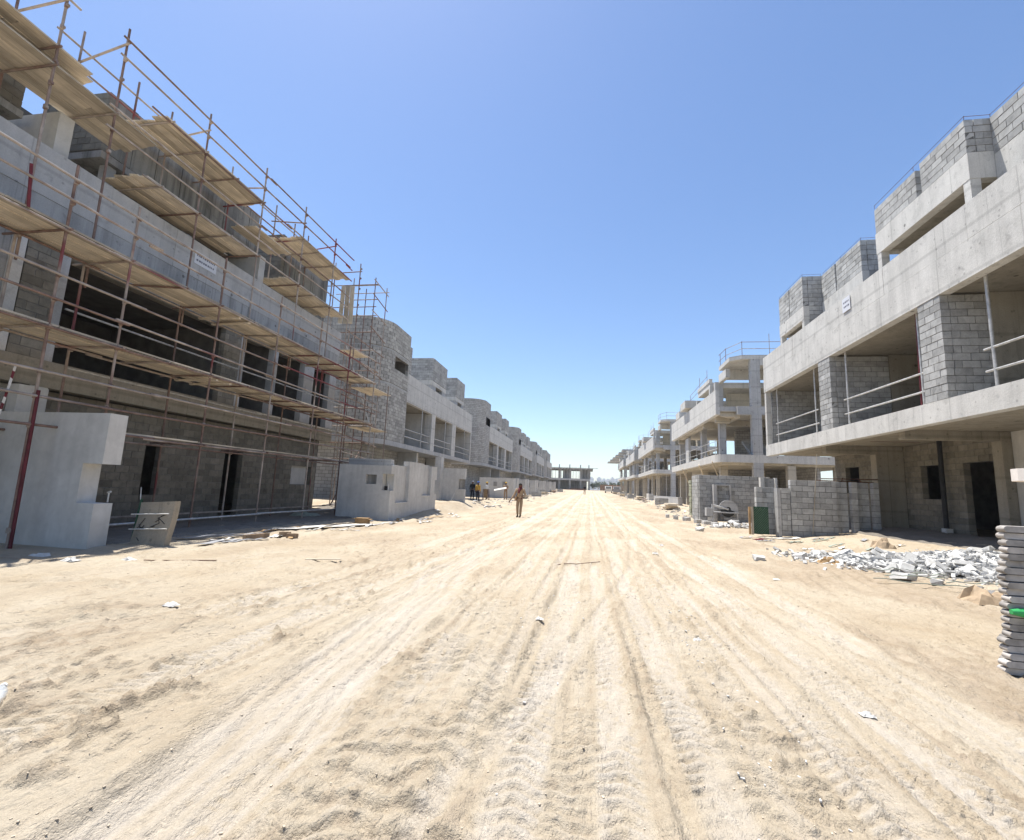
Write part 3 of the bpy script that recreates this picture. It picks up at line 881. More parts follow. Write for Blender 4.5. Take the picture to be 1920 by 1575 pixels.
    guard_rail(t, [(9.2, 20.72), (9.2, 24.66)], 4.15, 6.95, (4.6, 5.16), 'galv', 0.032)
    tube('prop', (9.24, 14.62, 4.15), (9.24, 14.55, 6.95), 0.03, t, 'red')
    tube('drip_pipe', (10.4, 21.3, 3.66), (10.4, 21.3, 3.45), 0.04, t, 'white')
    return t
HR = house_right()
sign_plate('notice_plate', 'small white notice plate on the bright parapet of the right-hand house', (8.875, 17.36, 8.39), -1, 0.5, 0.5)

# ------------------------------------------------------------------ nearest house on the left (behind the scaffold)
def house_left():
    t = thing('scaffolded_house', 'nearest house on the left, grey concrete and block, dark openings behind scaffolding', 'house', (-14, 12, 0))
    F, Y0, Y1 = -12.2, 1.5, 20.35
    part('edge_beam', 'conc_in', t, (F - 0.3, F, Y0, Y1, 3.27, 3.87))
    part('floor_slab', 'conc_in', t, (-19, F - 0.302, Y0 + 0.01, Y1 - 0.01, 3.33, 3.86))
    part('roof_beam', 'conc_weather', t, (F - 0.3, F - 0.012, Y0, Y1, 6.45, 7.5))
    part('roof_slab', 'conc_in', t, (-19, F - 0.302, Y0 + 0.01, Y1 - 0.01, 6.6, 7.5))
    ys = [1.5, 4.9, 8.3, 11.0, 13.6, 16.2, 18.6, 20.35]
    for i, (a, b) in enumerate(zip(ys, ys[1:])):
        part('parapet_panel', 'conc_l', t, (F - 0.22, F + 0.003 * (i % 2), a + 0.004, b - 0.004, 7.505, 8.66))
    # upper floor street wall: piers between openings
    block_wall(t, Line((F - 0.12, 7.62), (F - 0.12, 8.29)), 3.875, 6.445, mat='block_warm', seed=31, name='block_pier')
    part('rendered_wall', 'conc_dark', t, (F - 0.25, F - 0.04, 1.6, 7.33, 3.872, 6.448))
    part('pier', 'conc_r', t, (F - 0.27, F - 0.02, 7.34, 7.6, 3.872, 6.448))
    part('pier', 'conc_l', t, (F - 0.25, F - 0.03, 8.31, 8.48, 3.872, 6.448))
    block_wall(t, Line((F - 0.12, 13.3), (F - 0.12, 14.05)), 3.875, 6.445, mat='block_warm', seed=32, name='block_pier')
    for a, b in ((14.06, 14.28), (15.8, 16.05), (17.8, 18.5), (19.77, 20.33)):
        part('pier', 'conc_l', t, (F - 0.28, F - 0.03, a, b, 3.872, 6.448))
    part('partition', 'shade_in', t, (-17.39, F - 0.3, 13.75, 13.95, 3.87, 6.58), (-17.39, F - 0.3, 15.85, 16.0, 3.87, 6.58), (-17.39, F - 0.3, 18.05, 18.2, 3.87, 6.58), (-18.6, F - 0.3, 8.25, 8.4, 3.87, 6.6), (-18.6, F - 0.3, 20.1, 20.25, 3.87, 6.6))
    part('inner_wall', 'shade_in', t, (-18.9, -18.6, Y0, Y1 - 0.1, 0, 6.6), (-18.6, -12.6, Y0 + 0.02, Y0 + 0.2, 0, 6.6), (-18.6, -12.8, 20.12, 20.3, 0, 3.33))
    part('floor_shade_skin', 'shade_in', t, (-18.6, F - 0.31, Y0 + 0.2, 20.1, 3.862, 3.868))  # floor and ceiling skins over the slabs, in the shade-darkened colour
    part('ceiling_shade_skin', 'shade_in', t, (-18.6, F - 0.9, Y0 + 0.2, 20.1, 6.585, 6.597))
    part('room_wall', 'shade_in', t, (-17.6, -17.4, Y0 + 0.2, 20.1, 3.868, 6.58))
    # ground floor, set back
    block_wall(t, Line((-12.8, 8.52), (-12.8, 20.1)), 0.0, 3.26, openings=[(6.0, 6.85, 0, 2.42), (9.8, 11.3, 1.2, 2.1), (3.0, 3.5, 0.9, 2.3)], mat='block_shade', seed=33, name='block_wall', order=-1)
    part('column', 'plaster', t, (F - 0.3, F - 0.02, 8.15, 8.5, 0, 3.268))
    part('window_lining', 'plaster', t, (-12.95, -12.9, 18.3, 19.8, 1.2, 2.1))
    part('rendered_wall', 'plaster', t, (-12.9, -12.7, 1.6, 8.14, 0, 3.265))
    # roof terrace
    part('party_wall', 'plaster', t, (-14.6, -12.6, 7.95, 8.27, 7.505, 9.9))
    part('party_wall', 'plaster', t, (-14.6, -12.6, 14.85, 15.16, 7.505, 9.9))
    bl = dict(mat='block_shade')
    prng = random.Random(8)
    for (a, b, z0, z1) in ((9.5, 15.2, 10.02, 11.75), (16.9, 20.2, 9.0, 11.85)):
        y = a
        while y < b - 0.05:
            w = min(prng.uniform(0.5, 0.85), b - y)
            part('wall_panel', 'streaky', t, (-13.3, -13.1 + prng.uniform(-0.02, 0.0), y + 0.012, y + w - 0.012, z0, z1 - prng.uniform(0, 0.03)))
            y += w
        part('wall_backing', 'shade_in', t, (-13.42, -13.302, a + 0.02, b - 0.02, z0, z1 - 0.05))
    block_wall(t, Line((-15.3, 9.38), (-13.12, 9.38)), 10.02, 11.75, seed=36, name='block_wall', **bl)
    block_wall(t, Line((-15.3, 16.78), (-13.12, 16.78)), 7.6, 11.85, seed=37, name='block_wall', **bl)
    block_wall(t, Line((-13.3, 2.6), (-13.3, 7.6)), 9.7, 11.5, seed=38, name='block_wall', **bl)
    part('upper_slab', 'conc_dark', t, (-16, -13.1, 9.3, 15.2, 9.8, 10.0), (-16, -13.2, 2.5, 7.65, 9.5, 9.68), (-16, -13.32, 17.12, 20.2, 11.5, 11.7))
    part('recess_wall', 'shade_in', t, (-16, -15.8, 1.6, 20.2, 7.5, 11.4))
    part('roof_column', 'conc_l', t, (-13.5, -13.25, 9.6, 9.85, 7.505, 9.8), (-13.5, -13.25, 12.3, 12.5, 7.505, 9.8), (-13.5, -13.25, 6.9, 7.15, 7.505, 9.5))
    return t
HL = house_left()
sign_plate('notice_plate', 'small white notice plate on the grey parapet behind the scaffolding', (-12.193, 12.1, 8.15), 1, 0.85, 0.4)
# ------------------------------------------------------------------ scaffolding on the left
def scaffold():
    t = thing('scaffolding', 'rusty tube scaffolding with timber decks along the left-hand house', 'scaffolding', (-11, 12, 0))
    rng = random.Random(5)
    XO, XI, XT = -10.3, -11.55, -12.9
    YS = [4.4, 6.97, 8.29, 10.87, 13.38, 15.75, 18.0, 20.4]
    R = 0.0265
    def jit(a=0.02): return rng.uniform(-a, a)
    def couple(x, y, z):
        m = MB()
        m.box(x - 0.045, x + 0.045, y - 0.05, y + 0.05, z - 0.045, z + 0.045)
        return m
    cpl = MB()
    def coupler(x, y, z):
        cpl.tube((x, y, z - 0.05), (x, y, z + 0.05), 0.037, 6); cpl.box(x - 0.015, x + 0.06, y - 0.03, y + 0.03, z - 0.03, z + 0.03)
    # standards
    for i, y in enumerate(YS):
        lean = jit(0.05)
        tube('standard', (XO + jit(), y + lean, -0.02), (XO + jit(), y, 7.55 + jit(0.1)), R, t)
        top = 12.38 if y > 8 else (13.4 if y > 6 else 12.9)
        tube('standard', (XI + jit(), y + jit(0.05), 0.0), (XI + jit(), y, 6.3), R, t)
        tube('standard', (XI + 0.03, y + 0.06, 5.6), (XI + jit(), y + 0.04, top + jit(0.06)), R, t)
        for z in (0.32, 2.24, 2.8, 3.28, 4.13, 4.7, 5.2, 6.13, 6.72, 7.18): coupler(XO, y + lean * 0.3, z)
        for z in (2.2, 4.12, 6.12, 9.04, 9.62, 10.15, 11.0, 11.55, 12.05): coupler(XI + 0.02, y + 0.03, z)
        if y > 6: tube('standard', (XT + jit(), y + jit(0.05), 7.5), (XT + jit(), y, 12.5 + jit(0.08)), R, t)
    tube('standard', (XO + 0.02, 6.3, 6.2), (XO + 0.05, 6.2, 7.0), R, t, 'red')
    tube('standard', (XO + 0.07, 7.0, -0.02), (XO + 0.06, 6.98, 2.9), R * 1.08, t, 'red')
    for y in (9.78, 17.0): tube('standard', (XT, y, 7.5), (XT, y, 12.5), R, t)
    # decks: (z, x outer, x inner, y0, y1)
    decks = [(6.2, XO, XI, 3.2, 20.6), (4.2, XO, XI, 3.2, 20.6), (2.3, XO, XI, 8.3, 20.0)]
    updecks = [(9.1, -11.5, XT, 9.3, 13.45), (9.1, -11.5, XT, 15.2, 19.35), (10.08, -11.5, XT, 5.6, 9.5), (10.52, -11.5, XT, 2.5, 7.95), (11.06, -11.5, XT, 9.6, 13.45), (11.0, -11.5, XT, 15.6, 19.35), (10.32, -11.9, XT, 13.6, 15.6)]
    def boards(z, xo, xi, y0, y1, step):
        nb = max(2, int(round((xo - xi) / 0.235)))
        w = (xo - xi) / nb
        for b in range(nb):
            y = y0 + rng.uniform(-0.1, 0.05)
            while y < y1 - 0.3:
                L = min(rng.choice((2.55, 3.9, 2.7)), y1 - y + rng.uniform(-0.06, 0.1))
                plank('plank', (xo - w * (b + 0.5), y + L / 2, z + rng.uniform(0, 0.012) + (0.012 if b % 2 else 0)), (w - 0.008, L - 0.015, 0.038), t, 'plankY', (0, rng.uniform(-0.012, 0.012), 0))
                y += L
    for z, xo, xi, y0, y1 in decks[:2]:
        boards(z, xo + 0.02, xi + 0.0, y0, y1, 2.5)
    boards(2.3, XO + 0.0, XO - 0.5, 8.3, 20.0, 2.5)
    for d in updecks: boards(*d, 2.5)
    # transoms under the decks
    for z, xo, xi, y0, y1 in decks:
        for y in YS:
            if y0 <= y <= y1: tube('transom', (xo + 0.14, y + jit(0.06), z - 0.05), (xi - 0.3, y + jit(0.05), z - 0.05 + jit(0.02)), R, t)
        for y in (9.6, 12.1, 14.6, 17.0, 19.2):
            if y0 < y < y1 and z > 3: tube('transom', (xo + 0.1, y + jit(0.2), z - 0.045), (xi - 0.1, y + jit(0.2), z - 0.045), R, t, 'tube')
    for z, xo, xi, y0, y1 in updecks:
        for y in YS + [9.7, 12.1, 16.8]:
            if y0 - 0.1 <= y <= y1 + 0.1: tube('transom', (xo + 0.12, y + jit(0.04), z - 0.05), (xi - 0.35, y + jit(0.04), z - 0.05), R, t)
    for y in YS[1:]:
        tube('transom', (XI + 0.1, y, 11.75 + jit(0.25)), (XT - 0.15, y, 11.72 + jit(0.2)), R, t)
    # ledgers and guard rails, spliced from tubes of five to six metres
    def ledger(x, z, y0, y1, mat='tube'):
        y = y0
        while y < y1 - 0.2:
            L = min(rng.uniform(4.8, 6.2), y1 - y)
            o = rng.choice((0.0, 0.05))
            tube('ledger', (x + o, y - 0.15, z + jit(0.025)), (x + o, y + L + 0.15, z + jit(0.025)), R, t, mat)
            y += L
    for z in (6.13, 4.13, 2.24): ledger(XO + 0.05, z, 3.2, 20.4)
    for z in (6.12, 4.12, 2.2): ledger(XI + 0.04, z, 3.2, 20.6)
    for z in (6.72, 7.18, 4.7, 5.2, 2.8, 3.28): ledger(XO + 0.06, z, 3.4, 20.5)
    ledger(XO + 0.05, 0.32, 8.3, 20.3, 'galv'); ledger(XI, 0.35, 8.3, 20.3)
    ledger(XI - 0.1, 5.0, 8.3, 20.3, 'galv'); ledger(XI - 0.1, 3.7, 8.5, 20.2, 'galv')
    for z in (9.62, 10.15, 11.55, 12.05): ledger(XI + 0.06, z, 8.3, 19.4)
    for z in (11.0, 9.04): ledger(XI + 0.03, z, 9.3, 19.4)
    for z in (11.5, 12.05): ledger(XT, z, 7.9, 19.4)
    for z in (11.7, 12.4): ledger(XI + 0.05, z, 2.5, 7.1)
    # end frame past the house
    for y, tp in ((20.75, 10.4), (22.0, 12.35), (23.4, 12.35)):
        for x in ((-11.5, -12.75) if y > 21 else (-12.2,)):
            tube('standard', (x + jit(), y + jit(), 0.2), (x, y, tp + jit(0.05)), R, t)
    tube('standard', (-10.35, 22.2, 0.2), (-10.35, 22.15, 6.4), R, t)
    for z in (2.6, 3.4, 4.3, 5.2, 6.2, 7.2, 8.3, 9.3, 10.2, 11.1, 11.9):
        tube('ledger', (-11.46, 19.6 if z < 9 else 21.8, z + 0.25), (-11.46, 23.6, z - 0.02 + jit(0.1)), R, t)
        tube('transom', (-11.3, 22.0, z), (-13.3, 22.0, z + jit(0.04)), R, t)
    for z in (10.7, 11.95, 12.1): tube('transom', (-11.35, 22.0 + (z > 12) * 1.4, z), (-14.6, 22.0 + (z > 12) * 1.4, z), R, t)
    tube('brace', (-12.6, 21.6, 8.4), (-11.3, 22.3, 4.4), R, t, 'galv')
    tube('brace', (-11.35, 19.4, 0.4), (-11.35, 21.8, 3.2), R, t)
    for z in (6.0, 4.05): boards(z, -10.4, -11.6, 20.7, 22.6, 2.5)
    boards(7.9, -11.55, -12.6, 20.7, 22.0, 2)
    # boards stood on end at the far corner
    for k in range(3):
        plank('plank', (-12.25 + 0.24 * k, 20.2 + 0.03 * k, 10.1), (0.215, 0.038, 1.9), t, 'plankZ', (0.06, 0.05 - 0.02 * k, 0))
    # putlog timbers lashed under the lower deck
    for (y, z) in ((11.6, 6.13), (12.05, 6.13), (11.1, 4.13), (11.6, 4.13), (16.9, 6.12), (17.6, 4.12)):
        plank('putlog', (-10.95, y, z - 0.05), (1.35, 0.075, 0.05), t, 'plankX', (0, 0, jit(0.05)))
    o = cpl.build('couplers', 'tube', t)
    o['kind'] = 'stuff'
    return t
scaffold()

def barrier_tape(name, label, pts):
    """red and white striped tape hanging on the scaffold"""
    t = thing(name, label, 'tape', pts[0])
    for k, mat in enumerate(('white', 'red')):
        m = MB()
        for (a, b) in zip(pts, pts[1:]):
            a, b = Vector(a), Vector(b)
            L = (b - a).length
            n = max(2, int(L / 0.11))
            for i in range(k, n, 2):
                p, q = a + (b - a) * (i / n), a + (b - a) * ((i + 1) / n)
                tw = 0.012 * math.sin(i * 0.9)
                m.add([(p.x, p.y - 0.02, p.z + tw), (q.x, q.y - 0.02, q.z + tw), (q.x, q.y + 0.02, q.z - tw), (p.x, p.y + 0.02, p.z - tw),
                       (p.x + 0.002, p.y - 0.02, p.z + tw), (q.x + 0.002, q.y - 0.02, q.z + tw), (q.x + 0.002, q.y + 0.02, q.z - tw), (p.x + 0.002, p.y + 0.02, p.z - tw)],
                      [(3, 2, 1, 0), (4, 5, 6, 7), (0, 1, 5, 4), (1, 2, 6, 5), (2, 3, 7, 6), (3, 0, 4, 7)])
        m.build('white_stripes' if k == 0 else 'red_stripes', mat, t)['kind'] = 'stuff'
barrier_tape('barrier_tape', 'red and white barrier tape hanging beside the red scaffold tube', [(-10.3, 6.6, 3.3), (-10.28, 6.55, 2.9), (-10.3, 6.5, 2.35), (-10.6, 6.1, 1.9), (-11.2, 5.6, 1.2)])
MAT['block_tan'] = block_mat('weathered_block', (0.45, 0.435, 0.40))
# ------------------------------------------------------------------ curved houses along the left
def round_outline(xb, xf, ya, yb, R, n=10):
    """outline with the street-side near corner rounded"""
    pts = [(xb, ya), (xf - R, ya)]
    for i in range(1, n + 1):
        a = -math.pi / 2 + (math.pi / 2) * i / n
        pts.append((xf - R + R * math.cos(a), ya + R + R * math.sin(a)))
    pts += [(xf, yb), (xb, yb)]
    return pts

def curved_house(ya, dz, label, near):
    F, R = -12.2, 1.9
    t = thing('curved_house', label, 'house', (-15, ya + 10, dz), 'houses with rounded corner towers on the left')
    yt, ye = ya + 4.2, ya + 21.8
    Z = lambda z: z + dz
    def prism(name, mat, pts, z0, z1):
        return MB().prism(pts, Z(z0), Z(z1)).build(name, mat, t)
    prism('floor_slab', 'conc_l', round_outline(-19, F, ya, ye, R), 3.75, 4.06)
    o = round_outline(-19, F, ya, yt, R)
    # tower, hollow behind its window
    wy0, wy1 = ya + 1.9, ya + 4.0
    if near:
        def path(xl, ins, yend):
            pts = [(xl, ya + ins), (F - R, ya + ins)]
            for i in range(1, 15):
                a = -math.pi / 2 + (math.pi / 2) * i / 14
                pts.append((F - R + (R - ins) * math.cos(a), ya + R + (R - ins) * math.sin(a)))
            pts.append((F - ins, yend))
            return Path(pts)
        p = path(-15.6, 0.1, yt)
        Lw = p.L - (yt - wy0)
        block_wall(t, p, Z(4.07), Z(7.45), mat='block_tan', seed=51, name='block_tower', order=1, limit=160, vgap=(0.006, 0.015))
        block_wall(t, p, Z(7.6), Z(9.6), openings=[(Lw, Lw + (wy1 - wy0), Z(8.6), Z(9.45))], mat='block_tan', seed=52, name='block_tower', limit=230, vgap=(0.006, 0.015))
        block_wall(t, p, Z(9.72), Z(11.42), mat='block_tan', seed=53, name='block_tower', vgap=(0.006, 0.015))
    else:
        prism('tower_wall', 'far_block', o, 4.065, 8.6)
        prism('tower_wall', 'far_block', o[:13] + [(F, wy0), (-19, wy0)], 8.602, 9.55)
        prism('tower_wall', 'far_block', o, 9.552, 11.42)
        part('tower_pier', 'far_block', t, (-14, F - 0.01, wy1, yt, Z(8.602), Z(9.55)))
    ins = round_outline(-19, F - 0.035, ya + 0.035, yt - 0.02, R)
    if near:
        prism('ring_band', 'conc_l', ins, 7.455, 7.595)
        prism('ring_band', 'conc_l', ins, 9.605, 9.715)
        part('tower_back_wall', 'shade_in', t, (-15.5, -15.3, ya + 0.3, yt - 0.02, Z(4.07), Z(11.3)), (-15.2, F - 0.22, yt - 0.2, yt - 0.03, Z(4.07), Z(11.3)))
        part('tower_side_wall', 'far_block', t, (-19, -15.62, ya + 0.012, ya + 0.2, Z(4.07), Z(11.42)))
    part('tower_shoulder', 'far_block', t, (-15, F - 0.25, yt + 0.004, yt + 0.95, Z(8.85), Z(10.9)))
    # long parapet over three open bays
    part('roof_beam', 'conc_r', t, (F - 0.3, F - 0.004, yt + 0.003, ye, Z(6.9), Z(7.44)))
    n = 5
    for i in range(n):
        a, b = yt + (ye - yt) * i / n, yt + (ye - yt) * (i + 1) / n
        part('parapet_panel', 'conc_r', t, (F - 0.22, F - 0.012, a + 0.006, b - 0.006, Z(7.45), Z(8.82)))
    part('roof_slab', 'conc_in', t, (-19, F - 0.302, yt + 0.01, ye - 0.01, Z(6.95), Z(7.4)))
    bays = [(yt + 0.2, ya + 9.45), (ya + 10.3, ya + 15.0), (ya + 16.1, ye - 0.25)]
    for a, b in ((ya + 9.45, ya + 10.3), (ya + 15.0, ya + 16.1), (ye - 0.25, ye - 0.02)):
        part('pillar', 'conc_r', t, (F - 0.6, F - 0.02, a, b, Z(4.062), Z(6.898)))
        part('fin_wall', 'plaster', t, (-14.6, F - 0.602, a + 0.15, min(b, a + 0.45) - 0.04, Z(4.062), Z(6.948)))
    part('back_wall', 'plaster', t, *[(-14.8, -14.6, a + (0.0 if i == 0 else 0.9), b, Z(4.062), Z(6.948)) for i, (a, b) in enumerate(bays)])
    part('lintel', 'plaster', t, *[(-14.8, -14.61, a - 0.02, a + 0.9, Z(6.2), Z(6.948)) for a, b in bays[1:]])
    part('rear_wall', 'shade_in', t, (-19, -18.8, ya + 0.2, ye - 0.2, Z(0), Z(6.9)), (-18.8, -14.81, ye - 0.2, ye - 0.02, Z(0), Z(6.9)))
    for a, b in bays:
        for y in (a + (b - a) * 0.62,): tube('prop', (F - 0.12, y, Z(4.06)), (F - 0.12, y, Z(6.9)), 0.04, t, 'galv')
        for z in (4.6, 5.1): tube('guard_rail', (F - 0.15, a, Z(z)), (F - 0.15, b, Z(z) + 0.02), 0.032, t, 'galv')
    # stair boxes on the roof
    for a, b in ((ya + 10.0, ya + 13.75), (ya + 16.7, ya + 19.7)):
        part('roof_box_base', 'conc_l', t, (-16, F - 0.46, a + 0.05, a + (b - a) * 0.3, Z(7.41), Z(9.78)), (-16, F - 0.46, a + (b - a) * 0.72, b - 0.05, Z(7.41), Z(9.78)), (-16, -14.2, a + 0.06, b - 0.06, Z(7.41), Z(9.77)))
        part('roof_box_beam', 'conc_r', t, (-16, F - 0.43, a + 0.01, b - 0.01, Z(9.45), Z(9.79)))
        if near: 
            block_wall(t, Line((F - 0.5, a + 0.21), (F - 0.5, b)), Z(9.8), Z(11.62), seed=int(a * 3), name='block_wall', indiv=True, vgap=(0.006, 0.015))
            block_wall(t, Line((-15.5, a + 0.1), (F - 0.41, a + 0.1)), Z(9.8), Z(11.62), seed=int(a * 5), name='block_wall', indiv=False)
        else: part('roof_box_wall', 'far_block', t, (-16, F - 0.4, a, b, Z(9.8), Z(11.62)))
    # ground floor set back under the slab
    part('ground_wall', 'block_warm' if False else 'far_block', t, (-14.4, -14.2, ya + 0.6, ya + 8, Z(-0.3), Z(3.745)), (-14.4, -14.2, ya + 9.2, ya + 14, Z(-0.3), Z(3.745)), (-14.4, -14.2, ya + 15.2, ye, Z(-0.3), Z(3.745)), (-19, -14.42, ya + 0.6, ya + 0.8, Z(-0.3), Z(3.745)))
    part('fin_wall', 'plaster', t, (-14.19, -12.7, ya + 8.0, ya + 8.3, Z(-0.3), Z(3.745)), (-14.19, -12.7, ya + 14.2, ya + 14.5, Z(-0.3), Z(3.745)))
    return t
lab = ['first house with a rounded block tower, just beyond the scaffolding', 'second rounded-tower house on the left, behind the standing workers',
       'third rounded-tower house along the left row', 'fourth rounded-tower house along the left row', 'farthest rounded-tower house at the end of the left row']
for i, ya in enumerate((24.9, 51.3, 77.6, 104.0, 130.5)):
    curved_house(ya, (0.0, 0.15, 0.45, 0.75, 1.1)[i], lab[i], i == 0)

# rendered front-yard walls
def yard_wall_near():
    t = thing('yard_wall', 'tall grey rendered yard wall with a notched end, in front at far left', 'wall', (-10, 7.6, 0))
    a, b = 7.4, 7.75
    MB().prism_xz([(-16, -0.1), (-9.1, -0.1), (-9.1, 0.84), (-9.5, 0.84), (-9.5, 1.58), (-9.06, 1.58), (-9.06, 2.55), (-16, 2.55)], a, b).build('wall', 'plaster', t)
    part('return_wall', 'plaster', t, (-12.15, -11.9, 7.752, 8.3, -0.1, 3.2))
    m = MB().tube((-9.40, 7.9, 0.84), (-9.40, 7.9, 1.03), 0.013, 8).tube((-9.43, 7.9, 1.03), (-9.36, 7.9, 1.05), 0.018, 8)
    m.build('tap', 'white', t)
yard_wall_near()

def yard_wall_mid():
    t = thing('yard_wall', 'grey rendered yard wall with two small box openings beyond the scaffolding', 'wall', (-9, 20.5, 0.1))
    # camera-facing leg with two openings
    y0, y1 = 17.6, 17.9
    def legbox(m, x0, x1, z0, z1): m.box(x0, x1, y0, y1, z0, z1)
    m = MB()
    xs = [-11.6, -8.87, -8.41, -8.14, -7.95]
    legbox(m, -10.05, -8.87, -0.1, 2.14); legbox(m, -8.87, -8.41, -0.1, 1.38); legbox(m, -8.87, -8.41, 1.76, 2.14); legbox(m, -8.41, -8.16, -0.1, 2.14)
    legbox(m, -8.16, -7.8, -0.1, 1.15); legbox(m, -8.16, -7.8, 1.8, 2.14)
    m.build('wall_leg', 'plaster', t)
    part('box_back', 'conc_dark', t, (-8.86, -8.42, 17.75, 17.78, 1.39, 1.75))
    part('meter', 'black', t, (-8.1, -7.98, 17.7, 17.78, 1.16, 1.32))
    MB().tube((-7.95, 17.75, 1.16), (-7.95, 17.75, 1.42), 0.03, 8).build('tap', 'white', t)
    # street leg with shallow niches
    m = MB()
    m.box(-8.1, -7.8, 17.91, 18.2, -0.1, 2.14)
    m.box(-8.1, -7.8, 18.2, 19.5, -0.1, 0.66); m.box(-8.1, -7.95, 18.2, 19.5, 0.66, 2.2)
    m.box(-8.1, -7.8, 19.5, 21.25, -0.1, 2.42)
    m.box(-8.1, -7.8, 21.25, 22.4, -0.1, 0.92); m.box(-8.1, -7.95, 21.25, 22.4, 0.92, 2.4)
    m.box(-8.1, -7.8, 22.4, 23.25, -0.1, 1.0); m.box(-8.1, -7.8, 22.4, 23.0, 1.0, 1.7); m.box(-8.1, -7.8, 22.4, 23.25, 1.7, 2.36)
    m.build('wall_front', 'plaster', t)
    part('sill', 'conc_r', t, (-7.95, -7.785, 18.21, 19.49, 0.62, 0.664), (-7.95, -7.785, 21.26, 22.39, 0.88, 0.924))
    part('coping', 'conc_l', t, (-10.0, -8.11, 18.2, 18.5, 0.0, 2.42))
yard_wall_mid()

def yard_wall_cross():
    t = thing('yard_wall', 'pale grey cross wall with a meter box near its street end', 'wall', (-9, 29.7, 0.3))
    m = MB()
    m.box(-11.8, -8.42, 29.6, 29.9, 0, 2.58); m.box(-8.42, -8.0, 29.6, 29.9, 0, 1.25); m.box(-8.42, -8.0, 29.6, 29.9, 1.9, 2.58)
    m.build('wall', 'plaster', t)
    part('box_back', 'conc_dark', t, (-8.41, -8.03, 29.72, 29.76, 1.26, 1.89))
    part('pier', 'plaster', t, (-9.9, -9.5, 29.0, 29.58, 0.2, 3.25))
    tube('leaning_rod', (-8.5, 29.5, 1.3), (-8.75, 29.2, 0.45), 0.02, t, 'galv')
yard_wall_cross()

def yard_wall_far(i, y0, lab):
    g = 0.0125 * (y0 - 25)
    t = thing('yard_wall', lab, 'wall', (-9, y0 + 4, g), 'far rendered yard walls on the left')
    part('wall_leg', 'plaster', t, (-12, -8.2, y0, y0 + 0.3, g - 0.2, g + 2.2))
    part('wall_front', 'plaster', t, (-8.5, -8.2, y0 + 0.302, y0 + 1.6, g - 0.2, g + 2.2), (-8.5, -8.2, y0 + 1.6, y0 + 2.6, g - 0.2, g + 0.9), (-8.5, -8.2, y0 + 2.6, y0 + 4.0, g - 0.2, g + 2.3))
    part('box_back', 'conc_dark', t, (-10.4, -10.0, y0 - 0.02, y0 - 0.004, g + 1.3, g + 1.75), (-9.4, -9.05, y0 - 0.02, y0 - 0.004, g + 1.1, g + 1.8))
for i, y0 in enumerate((50.5, 60.0, 71.5, 84.5, 98, 112)):
    yard_wall_far(i, y0, ('rendered yard wall with meter boxes right behind the standing workers', 'second far yard wall past the workers', 'third far yard wall past the workers', 'fourth far yard wall past the workers', 'fifth far yard wall past the workers', 'farthest yard wall of the left row')[i])
